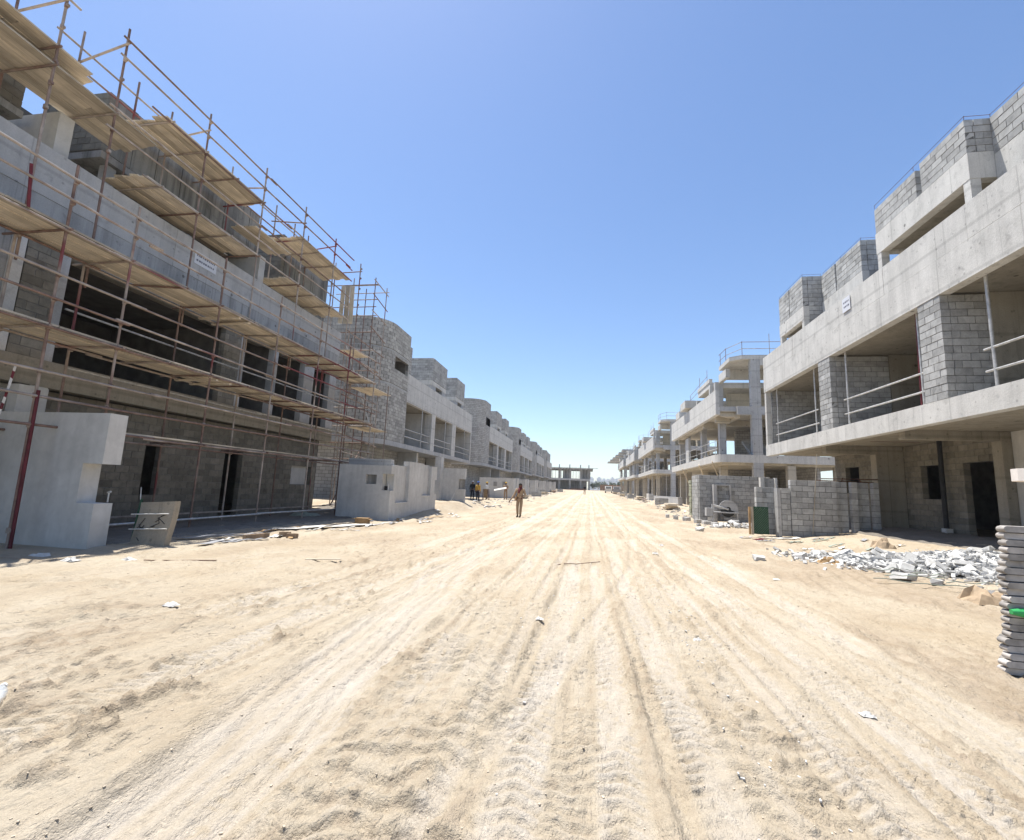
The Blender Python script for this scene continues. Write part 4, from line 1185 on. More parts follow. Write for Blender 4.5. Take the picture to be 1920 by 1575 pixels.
# ------------------------------------------------------------------ concrete skeleton houses along the right
def skeleton_house(yn, L, dz, label, near):
    F = 8.88
    t = thing('frame_house', label, 'house', (13, yn + L / 2, dz), 'unfinished concrete frame houses on the right')
    Z = lambda z: z + dz
    ye = yn + L
    def rounded(xf, xb, ya, yb, r, n=6):
        pts = [(xb, ya), (xb, yb), (xf, yb), (xf, ya + r)]
        for i in range(1, n):
            a = math.pi + (math.pi / 2) * i / n
            pts.append((xf + r + r * math.cos(a), ya + r + r * math.sin(a)))
        pts.append((xf + r, ya))
        return pts[::-1]
    MB().prism(rounded(F, 18, yn, ye, 0.9), Z(3.6), Z(4.15)).build('floor_slab', 'conc_r', t)
    part('floor_soffit', 'soffit', t, (F + 0.4, 17.9, yn + 0.3, ye - 0.2, Z(3.45), Z(3.597)))
    # roof level
    part('roof_beam', 'conc_r', t, (F, F + 0.3, yn + 0.2, ye, Z(7.0), Z(7.55)))
    n = 4
    for i in range(n):
        a, b = yn + 0.2 + (L - 0.2) * i / n, yn + 0.2 + (L - 0.2) * (i + 1) / n
        part('parapet_panel', 'conc_r', t, (F + 0.014, F + 0.22, a + 0.005, b - 0.005, Z(7.56), Z(8.82)))
    part('roof_slab', 'soffit', t, (F + 0.302, 18, yn + 0.45, ye - 0.02, Z(7.2), Z(7.5)))
    part('end_beam', 'conc_l', t, (10.3, 18, yn + 0.02, yn + 0.44, Z(7.0), Z(7.6)), (F + 0.302, 10.29, yn + 0.22, yn + 0.44, Z(7.25), Z(7.6)))
    part('drop_beam', 'soffit', t, (F + 0.31, 10.2, yn + 1.4, yn + 1.8, Z(6.6), Z(7.19)), (10.25, 10.6, yn + 0.46, yn + 4.0, Z(6.8), Z(7.19)), (F + 0.31, 10.2, yn + 5.2, yn + 5.55, Z(6.65), Z(7.19)), (F + 0.31, 10.0, yn + L - 2.6, yn + L - 2.2, Z(6.5), Z(7.19)), (10.25, 17.5, yn + 4.01, yn + 4.4, Z(6.75), Z(7.19)))
    MB().prism([(F + 0.31, yn + 0.46), (10.24, yn + 0.46), (10.24, yn + 1.38), (F + 1.2, yn + 1.38)], Z(6.9), Z(7.18)).build('corner_drop', 'soffit', t)
    part('edge_drop', 'soffit', t, (F + 0.302, F + 0.75, yn + 5.56, ye - 2.7, Z(6.85), Z(7.19)))
    # columns: one mesh each
    part('corner_column', 'conc_l', t, (11.25, 11.9, yn + 0.003, yn + 0.42, Z(-0.6), Z(3.596)))
    part('corner_column', 'conc_l', t, (11.24, 11.89, yn + 0.003, yn + 0.43, Z(4.152), Z(6.998)))
    part('corner_column', 'conc_l', t, (11.25, 11.88, yn + 0.005, yn + 0.43, Z(7.602), Z(11.05)))
    spots = [(9.6, yn + 2.0), (9.7, yn + 8.2), (9.6, yn + L - 4.2), (9.7, yn + L - 0.6), (13.5, yn + 0.1), (16.5, yn + 0.1), (13.2, yn + 5), (13.2, yn + 10.5), (13.2, yn + L - 2)]
    for (x, y) in spots:
        part('column', 'soffit', t, (x, x + 0.5, y, y + 0.5, Z(-0.6), Z(3.448)))
        part('column', 'conc_l' if x < 11 else 'soffit', t, (x, x + 0.45, y, y + 0.5, Z(4.152), Z(7.198)))
    part('pale_panel', 'plaster', t, (9.3, 9.5, yn + L - 6.8, yn + L - 5.6, Z(4.152), Z(6.6)))
    part('back_wall', 'far_block', t, (15.5, 15.7, yn + 0.5, yn + 3.0, Z(-0.5), Z(7.19)), (15.5, 15.7, yn + 3.0, yn + 7.5, Z(-0.5), Z(4.6)), (15.5, 15.7, yn + 3.0, yn + 7.5, Z(6.2), Z(7.19)), (15.5, 15.7, yn + 7.5, ye, Z(-0.5), Z(7.19)),
         (15.72, 18, ye - 0.3, ye - 0.1, Z(-0.5), Z(7.19)))
    part('inner_wall', 'far_block', t, (12.5, 15.4, yn + 8.2, yn + 8.4, Z(4.152), Z(7.0)), (11.0, 15.4, yn + 7.0, yn + 7.2, Z(-0.5), Z(3.44)), (11.0, 15.4, yn + 13, yn + 13.2, Z(-0.5), Z(3.44)))
    part('stair_flight', 'conc_l', t, *[(12.2, 13.6, yn + 3.1 + 0.28 * i, yn + 3.38 + 0.28 * i, Z(4.16 + 0.17 * i), Z(4.4 + 0.17 * i)) for i in range(9)])
    # top storey
    MB().prism([(10.7, yn), (18, yn), (18, yn + 3.4), (10.0, yn + 3.4), (10.0, yn + 0.6)], Z(11.06), Z(11.36)).build('top_slab', 'conc_r', t)
    part('top_beam', 'conc_r', t, (10.02, 10.3, yn + 1.6, yn + 3.6, Z(10.1), Z(10.75)), (10.32, 17.8, yn + 3.02, yn + 3.35, Z(10.3), Z(11.05)), (11.9, 17.8, yn + 0.02, yn + 0.4, Z(10.6), Z(11.05)))
    part('top_column', 'conc_l', t, (9.75, 10.35, yn + 3.62, yn + 4.1, Z(7.51), Z(10.2)), (13.5, 13.9, yn + 3.0, yn + 3.4, Z(7.51), Z(10.29)))
    part('top_column', 'conc_l', t, (16, 16.5, yn + 0.1, yn + 0.5, Z(7.61), Z(10.59)))
    part('top_back_wall', 'soffit', t, (15.5, 15.7, yn + 0.5, yn + 12, Z(7.51), Z(11.0)), (11.0, 15.4, yn + 5.2, yn + 5.4, Z(7.51), Z(9.6)))
    part('roof_step', 'conc_r', t, (9.5, 15.4, yn + 4.2, yn + 8.4, Z(9.85), Z(10.3)), (9.45, 9.7, yn + 4.2, yn + 8.4, Z(10.302), Z(10.6)), (9.48, 9.72, yn + 4.22, yn + 4.5, Z(7.51), Z(9.84)))
    part('roof_step', 'conc_r', t, (9.5, 15.4, yn + 8.9, yn + 12.5, Z(9.3), Z(9.7)))
    part('hanging_box', 'conc_r', t, (8.55, 10.6, yn + 9.3, yn + 11.6, Z(9.1), Z(9.8)))
    part('hanging_box', 'conc_r', t, (9.0, 10.6, yn + 14.6, yn + 16.6, Z(9.0), Z(9.7)))
    part('box_column', 'conc_l', t, (10.1, 10.5, yn + 9.5, yn + 9.9, Z(7.51), Z(9.09)), (10.1, 10.5, yn + 14.8, yn + 15.2, Z(7.51), Z(8.99)))
    # tube rails
    rr = 0.02
    for (x, y, z) in ((12.6, yn + 0.1, 11.36), (10.75, yn + 0.1, 11.36), (10.1, yn + 1.8, 11.36), (10.1, yn + 3.3, 11.36), (9.6, yn + 5.5, 10.6), (9.6, yn + 8.2, 10.6), (9.6, yn + 12, 9.7)):
        tube('rail_post', (x, y, Z(z)), (x, y, Z(z + (1.6 if x > 12 else 1.05))), rr, t, 'tube')
    for z in (0.5, 1.0):
        tube('roof_rail', (10.7, yn + 0.1, Z(11.36 + z)), (15.5, yn + 0.1, Z(11.36 + z)), rr, t, 'tube')
        tube('roof_rail', (10.75, yn + 0.1, Z(11.36 + z)), (10.1, yn + 1.8, Z(11.36 + z)), rr, t, 'tube')
        tube('roof_rail', (10.1, yn + 1.8, Z(11.36 + z)), (10.05, yn + 3.5, Z(11.36 + z)), rr, t, 'tube')
        tube('roof_rail', (9.6, yn + 5.5, Z(10.1 + z)), (9.6, yn + 12.2, Z(9.9 + z * 0.9)), rr, t, 'tube')
    posts = [yn + 1.2, yn + 4.2, yn + 7.2, yn + 10.2, yn + 13.2, yn + 16.2]
    for i, y in enumerate(posts):
        tube('rail_post', (9.05, y, Z(4.15)), (9.05, y, Z(5.35)), rr, t, 'galv')
    for z in (4.6, 5.15):
        for a, b in ((0.6, 6.5), (7.0, 12.4), (12.0, L - 0.4)):
            tube('guard_rail', (9.05, yn + a, Z(z)), (9.05, yn + b, Z(z) + 0.04), rr, t, 'galv')
    if near:
        for a in (2.3, 6.5, 13.5):
            tube('raking_strut', (F - 0.05, yn + a - 1.0, Z(3.7)), (F + 0.9, yn + a + 0.6, Z(2.3)), 0.045, t, 'plankZ')
        rng = random.Random(3)
        for k in range(7):
            y = yn + rng.uniform(5, 13); x = rng.uniform(9.3, 10.5)
            part('formwork_scrap', 'conc_in', t, (x, x + rng.uniform(0.2, 0.6), y, y + rng.uniform(0.2, 0.7), Z(4.152), Z(4.152 + rng.uniform(0.15, 0.7))))
        for (x, y) in ((13.0, yn + 1.2), (14.2, yn + 2.4), (12.4, yn + 2.4)):
            tube('prop', (x, y, Z(4.15)), (x, y, Z(7.2)), 0.035, t, 'galv')
    else:
        for (x, y) in ((9.4, yn + 5), (9.4, yn + 11), (10.8, yn + 1)):
            tube('prop', (x, y, Z(-0.3)), (x, y, Z(3.5)), 0.05, t, 'galv')
    return t
labs = ['open concrete frame house next to the near house on the right, stepped soffits and rails', 'second concrete frame house along the right row', 'third concrete frame house along the right row', 'farthest concrete frame house of the right row, under the flat canopy slabs']
for i, (yn, L, dz) in enumerate(((34.7, 18.6, 0.30), (68.3, 20.7, 0.78), (97.8, 21.5, 1.05), (128.6, 24.0, 1.5))):
    skeleton_house(yn, L, dz, labs[i], i == 0)

def canopy():
    t = thing('canopy_slabs', 'stack of thin flat roof slabs jutting out over the far end of the right row', 'roof', (9, 140, 11))
    for k in range(6):
        part('slab', 'conc_l', t, (6.2 + 0.55 * k, 17, 133 + 6.2 * (5 - k), 138.6 + 6.2 * (5 - k), 11.6 + 0.32 * k, 11.95 + 0.32 * k))
    for y in (136, 150, 163): part('post', 'conc_l', t, (12, 12.4, y, y + 0.4, 9.0, 11.59))
canopy()

# low footing wall before the second frame house
t = thing('footing_wall', 'long low concrete footing in front of the frame houses', 'wall', (8, 60, 0.5))
part('footing', 'conc_l', t, (8.2, 8.6, 46, 66, 0.3, 1.25))
part('footing_step', 'conc_r', t, (7.6, 8.19, 63, 65.5, 0.4, 1.5))

# ------------------------------------------------------------------ right yard walls of fair-faced blocks
def yard_blocks_near():
    t = thing('block_yard_wall', 'unrendered grey block yard wall with stub piers beside the rubble', 'wall', (8.8, 19.3, 0.2))
    block_wall(t, Line((7.49, 19.3), (9.07, 19.3)), 0.1, 2.2, seed=61)
    block_wall(t, Line((7.15, 19.31), (7.48, 19.31)), 0.1, 1.88, seed=62)
    block_wall(t, Line((9.1, 19.55), (9.55, 19.55)), 0.1, 2.2, seed=63)
    block_wall(t, Line((9.6, 19.35), (9.8, 19.35)), 0.1, 2.2, seed=64, name='block_pier')
    block_wall(t, Line((9.82, 19.6), (10.3, 19.6)), 0.1, 2.2, seed=65)
    block_wall(t, Line((10.32, 19.35), (10.52, 19.35)), 0.1, 2.2, seed=66, name='block_pier')
    block_wall(t, Line((6.6, 19.75), (7.12, 19.75)), 0.1, 1.9, seed=67)
    block_wall(t, Line((6.35, 19.55), (6.58, 19.55)), 0.1, 1.9, seed=68, name='block_pier')
    part('pier', 'conc_l', t, (7.02, 7.14, 19.2, 19.5, 0.05, 1.87))
    part('box_frame', 'conc_r', t, (6.85, 7.0, 20.4, 20.6, 1.9, 2.3), (7.4, 7.48, 20.4, 20.6, 1.9, 2.3))
    part('box_lid', 'conc_dark', t, (7.0, 7.4, 20.5, 20.6, 1.9, 2.28))
    m = MB()
    for a, b in (((8.7, 19.5, 2.3), (10.7, 19.6, 2.34)), ((8.6, 19.6, 2.24), (10.6, 19.7, 2.22)), ((9.4, 19.5, 2.2), (9.5, 19.6, 2.36)), ((10.1, 19.5, 2.2), (10.0, 19.6, 2.36))):
        m.tube(a, b, 0.018, 5)
    m.build('starter_bars', 'rust', t)
    tube('leaning_lath', (8.15, 19.12, 0.2), (8.45, 19.15, 3.2), 0.012, t, 'plankZ')
    return t
yard_blocks_near()
def yard_blocks_far():
    t = thing('block_yard_wall', 'darker grey block yard wall behind the masonry saw', 'wall', (7.5, 27, 0.2))
    block_wall(t, Line((5.9, 27.0), (9.5, 27.0)), 0.15, 2.6, seed=71)
    block_wall(t, Line((5.98, 27.12), (5.98, 28.6)), 0.15, 2.6, seed=72)
    part('pier', 'conc_l', t, (6.55, 6.72, 26.5, 26.85, 0.1, 2.1))
    part('thin_post', 'conc_l', t, (7.4, 7.47, 26.6, 26.8, 0.3, 2.1))
    part('ledge', 'conc_l', t, (6.74, 7.39, 26.7, 26.88, 2.05, 2.12))
yard_blocks_far()
for k, (x, y) in enumerate(((5.9, 25.2), (6.0, 25.9), (5.75, 26.6), (5.35, 27.6), (5.0, 28.8), (4.75, 30.2), (6.1, 24.6), (6.2, 25.5), (5.5, 28.3))):
    z = gz(x, y) + 0.1
    o = place('loose_block', block_mesh(k % 5, 'rubble'), None, (x, y, z), (0, 0, 0.3 * k), (0.4, 0.2, 0.2))
    if k in (6, 7): o.location.z += 0.2 if k == 7 else 0
    tag(o, 'single loose grey block in the row edging the saw yard', 'block', 'loose blocks by the masonry saw')

def block_stack():
    g = 'pale greenish block pallets by the frame house'
    for j, x in enumerate((6.55, 7.1, 7.7)):
        t = thing('block_pallet', ('tall pale greenish stack of blocks, left of the block wall', 'middle pale greenish stack of blocks beside the frame house', 'right pale greenish stack of blocks, nearest the block wall')[j], 'pallet', (x, 31.5, gz(x, 31.5)), g)
        rng = random.Random(j)
        z0 = gz(x, 31.5)
        for s in (-0.18, 0.18): part('skid', 'plankY', t, (x + s - 0.05, x + s + 0.05, 31.1, 32.0, z0, z0 + 0.12))
        me = block_mesh(j, 'stack_block')
        for k in range(11):
            place('block', me, t, (x + rng.uniform(-0.02, 0.02), 31.5, z0 + 0.23 + k * 0.2), (0, 0, rng.uniform(-0.05, 0.05)), (0.42, 0.6, 0.185))
MAT['stack_block'] = block_mat('pale_green_block', (0.36, 0.37, 0.27))
block_stack()

# ------------------------------------------------------------------ far end of the street
def end_building():
    y, g = 176, 2.0
    t = thing('frame_block', 'two-storey open concrete frame closing the far end of the street', 'building', (-8, y, g))
    part('floor_slab', 'conc_l', t, (-30, 0.2, y, y + 14, g + 3.3, g + 4.0))
    part('roof_slab', 'conc_dark', t, (-30, 1.2, y - 0.5, y + 14, g + 7.3, g + 7.8))
    part('roof_lip', 'conc_l', t, (-29, 3.0, y - 0.9, y - 0.6, g + 7.85, g + 8.0))
    for x in (-16, -11.5, -7.6, -3.6, -0.5):
        part('column', 'conc_dark', t, (x, x + 0.7, y + 0.2, y + 0.8, g - 0.2, g + 3.3))
        part('column', 'conc_dark', t, (x, x + 0.8, y + 0.2, y + 0.8, g + 4.0, g + 7.3))
        part('starter_column', 'conc_l', t, (x, x + 0.4, y + 0.5, y + 0.9, g + 7.8, g + 9.2))
    part('infill_wall', 'conc_dark', t, (-10, -7.6, y + 2, y + 2.3, g + 4, g + 7.3), (-3.2, -0.4, y + 3, y + 3.3, g + 4, g + 7.3), (-20, -1.5, y + 9, y + 9.3, g - 0.2, g + 3.3), (-3, -1, y + 2, y + 2.3, g - 0.2, g + 3.3))
    for x in np.arange(-16, 0, 1.1): tube('shoring_prop', (x, y + 1.0, g + 4), (x, y + 1.0, g + 7.3), 0.07, t, 'galv')
end_building()
MAT['far_pale'] = simple('far_tower_hazed', (0.60, 0.62, 0.64), 0.9, 0.1, 0.05)  # tower walls made paler and bluer, haze put into the colour
MAT['far_glass'] = simple('far_glass', (0.42, 0.46, 0.50), 0.5, 0.1, 0.1)  # glass paled the same way, haze put into its colour
MAT['far_leaf'] = simple('far_foliage', (0.11, 0.13, 0.085), 0.9, 0.35, 0.4)
MAT['brown_fence'] = simple('brown_hoarding', (0.25, 0.15, 0.09), 0.9, 0.2, 0.6)
rng = random.Random(44)
for k in range(13):
    x = 5 + k * 11 + rng.uniform(-2, 2)
    w, h = rng.uniform(9, 16), rng.uniform(24, 38) if k < 8 else rng.uniform(14, 26)
    y = 1250 + rng.uniform(-30, 60)
    t = thing('distant_tower', 'pale high-rise block faint in the haze beyond the street end', 'tower', (x, y, 2), 'hazy towers on the horizon')
    part('shaft', 'far_pale', t, (x - w / 2, x + w / 2, y, y + w, 0, h))
    part('roof_plant', 'far_pale', t, (x - w / 4, x + w / 4, y + 1, y + w - 1, h, h + 3))
    for zz in np.arange(5, h - 2, 4.5): part('window_band', 'far_glass', t, (x - w / 2 + 0.8, x + w / 2 - 0.8, y - 0.15, y - 0.02, zz, zz + 1.6))
t = thing('distant_hall', 'low domed hall faint in the haze behind the towers', 'building', (95, 1330, 2))
MB().prism_xz([(62, 2), (128, 2), (128, 34), (116, 40), (101, 43), (86, 43), (71, 39), (62, 34)], 1330, 1370).build('hall', 'far_pale', t)
part('hall_door', 'conc_dark', t, (88, 98, 1329.8, 1329.98, 2, 8))
# far row of trees
def far_tree(x, y, h, lab):
    g = 2.0
    t = thing('distant_tree', lab, 'tree', (x, y, g), 'trees far beyond the street end')
    rng = random.Random(int(x * 31 + y))
    MB().tube((x, y, g), (x + rng.uniform(-.3, .3), y, g + h * 0.6), 0.2, 6, 0.1).build('trunk', 'plankZ', t)
    m = MB()
    for k in range(260):
        a, b = rng.uniform(0, 2 * math.pi), rng.gauss(0, 0.5)
        r = h * 0.36 * rng.random() ** 0.5
        c = Vector((x + r * math.cos(a), y + r * math.sin(a) * 0.7, g + h * 0.62 + b * h * 0.30))
        s = rng.uniform(0.25, 0.6)
        d1 = Vector((rng.uniform(-1, 1), rng.uniform(-1, 1), rng.uniform(-1, 1))).normalized() * s
        d2 = d1.orthogonal().normalized() * s * 0.6
        m.add([c - d1, c + d2, c + d1, c - d2], [(0, 1, 2, 3)])
    m.build('crown', 'far_leaf', t)
for k in range(15):
    far_tree(2.0 + k * 2.7 + (k % 3) * 0.4, 250 + (k * 37 % 60), 4.2 + (k * 5 % 7) * 0.3, 'dusty green tree in the far row beyond the street end')
t = thing('hoarding', 'brown site hoarding across the far end of the street', 'fence', (10, 205, 2))
for k in range(14):
    part('board', 'brown_fence', t, (4.5 + k * 1.0, 5.46 + k * 1.0, 205 + 0.02 * (k % 2), 205.1 + 0.02 * (k % 2), 2.0, 4.5 + 0.06 * (k % 3)))

# building materials lying along both rows
def material_stack(x, y, kind, lab):
    g = gz(x, y)
    r = random.Random(int(x * 53 + y * 7))
    t = thing('material_stack', lab, 'stack', (x, y, g), 'building materials lying along the rows')
    if kind == 0:
        for k in range(5): plank('plank', (x + r.uniform(-.1, .1), y + r.uniform(-.3, .3), g + 0.06 + 0.09 * k), (0.9, r.uniform(2.2, 3.2), 0.085), t, 'plankY', (0, 0, r.uniform(-.15, .15)))
    elif kind == 1:
        for k in range(3):
            for j in range(3): place('block', block_mesh((k + j) % 5, 'block'), t, (x + (j - 1) * 0.44, y, g + 0.12 + 0.22 * k), (0, 0, r.uniform(-.1, .1)), (0.42, 0.5, 0.21))
    else:
        for k in range(7): tube('tube', (x + r.uniform(-.2, .2), y - 1.4, g + 0.05 + 0.06 * k), (x + r.uniform(-.2, .2), y + 1.4, g + 0.05 + 0.06 * k), 0.04, t, 'tube')
sp = [(-7.4, 53), (-6.9, 62), (-7.6, 66), (-7.2, 75), (-7.8, 81), (-7.0, 95), (-7.5, 101), (-6.6, 108), (-7.9, 120), (6.9, 42), (7.3, 50), (6.5, 58), (7.0, 68), (6.4, 74), (6.9, 82), (6.1, 90), (6.8, 97), (6.2, 104), (5.9, 112)]
for i, (x, y) in enumerate(sp):
    side = 'left' if x < 0 else 'right'
    material_stack(x, y, i % 3, ('small pile of boards', 'small stack of grey blocks', 'bundle of scaffold tubes')[i % 3] + ' on the sand along the far ' + side + ' row')
# broken bits scattered at the foot of both rows
dm = MB()
r_ = random.Random(9)
for k in range(520):
    left = r_.random() < 0.5
    y = 31 + 85 * r_.random() ** 1.4
    x = (r_.gauss(-7.4, 0.7) if left else r_.gauss(7.0, 0.8))
    s = r_.uniform(0.04, 0.16)
    V, F = UB[k % 5]
    a1 = r_.uniform(0, 6.3); c, s_ = math.cos(a1), math.sin(a1)
    X, Y, Z = V[:, 0] * s * 1.8, V[:, 1] * s, V[:, 2] * s * 0.6
    g = gz(x, y)
    dm.add(np.stack([x + X * c - Y * s_, y + X * s_ + Y * c, g + 0.03 + Z + X * r_.uniform(-.4, .4)], 1).tolist(), F)
tag(dm.build('site_debris', 'rubble'), 'broken bits of block and board strewn along the far house fronts', 'debris', kind='stuff')
# ------------------------------------------------------------------ people
def cloth(name, col): 
    if name not in MAT: MAT[name] = simple(name, col, 0.85, 0.15, 14)
    return name
def skin_obj(name, J, E, mat, parent, root):
    """one continuous skinned surface grown along connected joints"""
    keys = list(J)
    me = bpy.data.meshes.new(name)
    me.from_pydata([J[k][0] for k in keys], [(keys.index(a), keys.index(b)) for a, b in E], [])
    me.materials.append(MAT[mat])
    o = bpy.data.objects.new(name, me)
    link(o, parent)
    md = o.modifiers.new('skin', 'SKIN')
    md.use_smooth_shade = True
    sv = me.skin_vertices[0].data
    for i, k in enumerate(keys):
        r = J[k][1]
        sv[i].radius = r if isinstance(r, tuple) else (r, r)
        sv[i].use_root = (k == root)
    sb = o.modifiers.new('smooth', 'SUBSURF')
    sb.levels = 1; sb.render_levels = 2
    return o

def lerp(a, b, t): return tuple(a[i] + (b[i] - a[i]) * t for i in range(3))

def person(label, loc, face, shirt, trousers, hat=None, pose='stand', height=1.72, vest=None, wrap=None, bag=None):
    """local frame: facing +Y, feet at z = 0"""
    t = thing('person', label, 'person', loc)
    t.rotation_euler = (0, 0, face)
    s = height / 1.72
    t.scale = (s, s, s)
    WL[t.name] = Vector((0, 0, 0))
    V = lambda x, y, z: (x, y, z)
    pel, chest, neck = V(0, 0, 0.95), V(0, 0.0, 1.32), V(0, 0.0, 1.47)
    hip = {1: V(0.095, 0, 0.9), -1: V(-0.095, 0, 0.9)}
    knee = {1: V(0.11, 0.03, 0.49), -1: V(-0.11, 0.03, 0.49)}
    ank = {1: V(0.12, -0.01, 0.085), -1: V(-0.12, -0.01, 0.085)}
    sh = {1: V(0.19, 0, 1.39), -1: V(-0.19, 0, 1.39)}
    el = {1: V(0.25, -0.02, 1.12), -1: V(-0.25, -0.02, 1.12)}
    wr = {1: V(0.26, 0.05, 0.87), -1: V(-0.26, 0.05, 0.87)}
    head = V(0, 0.01, 1.60)
    if pose == 'walk':
        knee = {1: V(0.10, 0.14, 0.51), -1: V(-0.10, 0.02, 0.49)}; ank = {1: V(0.11, 0.16, 0.085), -1: V(-0.11, -0.2, 0.11)}
        el = {1: V(0.25, -0.12, 1.13), -1: V(-0.25, 0.08, 1.13)}; wr = {1: V(0.27, -0.06, 0.9), -1: V(-0.24, 0.22, 0.93)}
    if pose == 'reach':     # left arm swung out and down, right arm bent across the belly, head bowed
        el = {-1: V(-0.27, -0.03, 1.13), 1: V(0.29, 0.06, 1.11)}; wr = {-1: V(-0.15, 0.17, 1.02), 1: V(0.44, 0.15, 0.86)}
        knee = {1: V(0.10, 0.05, 0.49), -1: V(-0.085, 0.08, 0.5)}; ank = {1: V(0.10, -0.02, 0.085), -1: V(-0.075, 0.1, 0.085)}
        head = V(-0.015, 0.045, 1.585)
    if pose == 'carry':     # both forearms forward under a board
        el = {1: V(0.24, 0.02, 1.12), -1: V(-0.24, 0.02, 1.12)}; wr = {1: V(0.2, 0.27, 1.08), -1: V(-0.2, 0.27, 1.08)}
    if pose == 'lean':
        pel, chest, neck, head = V(0, -0.05, 0.93), V(0, 0.12, 1.26), V(0, 0.2, 1.38), V(0, 0.25, 1.49)
        sh = {1: V(0.18, 0.15, 1.31), -1: V(-0.18, 0.15, 1.31)}; el = {1: V(0.22, 0.3, 1.1), -1: V(-0.22, 0.3, 1.1)}; wr = {1: V(0.15, 0.5, 1.0), -1: V(-0.15, 0.5, 1.0)}
    # body: head, neck, trunk core, arms, hands with five fingers, legs
    J = {'pel': (pel, (0.135, 0.10)), 'chest': (chest, (0.14, 0.095)), 'neck': (neck, 0.055), 'jaw': (lerp(neck, head, 0.6), (0.062, 0.075)), 'head': (head, (0.078, 0.095)), 'crown': ((head[0], head[1] - 0.005, head[2] + 0.09), (0.062, 0.075))}
    E = [('pel', 'chest'), ('chest', 'neck'), ('neck', 'jaw'), ('jaw', 'head'), ('head', 'crown')]
    for k in (1, -1):
        J[f'sh{k}'] = (sh[k], 0.052); J[f'el{k}'] = (el[k], 0.040); J[f'wr{k}'] = (wr[k], 0.028)
        d = Vector(wr[k]) - Vector(el[k]); d.normalize()
        side = Vector((1, 0, 0)) if abs(d.x) < 0.8 else Vector((0, 1, 0))
        side = (side - d * side.dot(d)).normalized()
        palm = Vector(wr[k]) + d * 0.075
        J[f'pm{k}'] = (tuple(palm), (0.034, 0.02))
        E += [('chest', f'sh{k}'), (f'sh{k}', f'el{k}'), (f'el{k}', f'wr{k}'), (f'wr{k}', f'pm{k}')]
        for f in range(4):
            a = palm + side * (0.03 - 0.02 * f) + d * 0.04
            b_ = a + d * (0.05, 0.06, 0.055, 0.042)[f] + Vector((0, -0.008, -0.004))
            J[f'fa{k}{f}'] = (tuple(a), 0.0095); J[f'fb{k}{f}'] = (tuple(b_), 0.008)
            E += [(f'pm{k}', f'fa{k}{f}'), (f'fa{k}{f}', f'fb{k}{f}')]
        th = Vector(wr[k]) + d * 0.035 + side * 0.045
        J[f'th{k}'] = (tuple(th), 0.011); J[f'tt{k}'] = (tuple(th + d * 0.04 + side * 0.012), 0.009)
        E += [(f'wr{k}', f'th{k}'), (f'th{k}', f'tt{k}')]
        J[f'hip{k}'] = (hip[k], 0.078); J[f'kn{k}'] = (knee[k], 0.052); J[f'an{k}'] = (ank[k], 0.038)
        E += [('pel', f'hip{k}'), (f'hip{k}', f'kn{k}'), (f'kn{k}', f'an{k}')]
    body = skin_obj('body', J, E, 'skin', t, 'pel')
    # shirt with sleeves to the wrist
    S = {'pel': ((pel[0], pel[1], pel[2] - 0.03), (0.165, 0.125)), 'waist': (lerp(pel, chest, 0.5), (0.155, 0.115)), 'chest': (chest, (0.175, 0.12)), 'nk': (lerp(chest, neck, 0.75), (0.085, 0.08))}
    SE = [('pel', 'waist'), ('waist', 'chest'), ('chest', 'nk')]
    for k in (1, -1):
        S[f's{k}'] = (sh[k], 0.07); S[f'e{k}'] = (el[k], 0.055); S[f'w{k}'] = (lerp(el[k], wr[k], 0.85), 0.044)
        SE += [('chest', f's{k}'), (f's{k}', f'e{k}'), (f'e{k}', f'w{k}')]
    skin_obj('shirt', S, SE, shirt, t, 'pel')
    if vest:
        Vv = {'pel': ((pel[0], pel[1], pel[2] + 0.02), (0.178, 0.14)), 'waist': (lerp(pel, chest, 0.5), (0.168, 0.13)), 'chest': (chest, (0.188, 0.135)), 'nk': (lerp(chest, neck, 0.5), (0.15, 0.11))}
        skin_obj('vest', Vv, [('pel', 'waist'), ('waist', 'chest'), ('chest', 'nk')], vest, t, 'pel')
    P = {'top': ((pel[0], pel[1], pel[2] + 0.05), (0.155, 0.118)), 'pel': ((pel[0], pel[1], pel[2] - 0.06), (0.16, 0.12))}
    PE = [('top', 'pel')]
    for k in (1, -1):
        P[f'h{k}'] = (hip[k], 0.098); P[f'k{k}'] = (knee[k], 0.075); P[f'a{k}'] = (lerp(ank[k], knee[k], 0.06), 0.062)
        PE += [('pel', f'h{k}'), (f'h{k}', f'k{k}'), (f'k{k}', f'a{k}')]
    skin_obj('trousers', P, PE, trousers, t, 'pel')
    for k in (1, -1):
        a = ank[k]
        skin_obj('boot', {'heel': ((a[0], a[1] - 0.03, 0.05), (0.048, 0.05)), 'mid': ((a[0], a[1] + 0.07, 0.045), (0.05, 0.045)), 'toe': ((a[0] * 1.08, a[1] + 0.16, 0.036), (0.045, 0.034)), 'cuff': ((a[0], a[1] - 0.01, 0.13), 0.052)},
                 [('cuff', 'heel'), ('heel', 'mid'), ('mid', 'toe')], 'boot_leather', t, 'heel')
    # face: nose, ears, eyes, mouth, hair
    hx, hy, hz = head
    m = MB()
    m.hull([(hx - 0.014, hy + 0.085, hz - 0.01), (hx + 0.014, hy + 0.085, hz - 0.01), (hx, hy + 0.118, hz - 0.012), (hx, hy + 0.088, hz + 0.035)])
    for k in (1, -1): m.hull([(hx + k * 0.078, hy - 0.012, hz - 0.03), (hx + k * 0.078, hy + 0.015, hz - 0.03), (hx + k * 0.098, hy - 0.018, hz + 0.02), (hx + k * 0.078, hy + 0.012, hz + 0.03)])
    m.build('nose_and_ears', 'skin', t, local=True)
    m = MB()
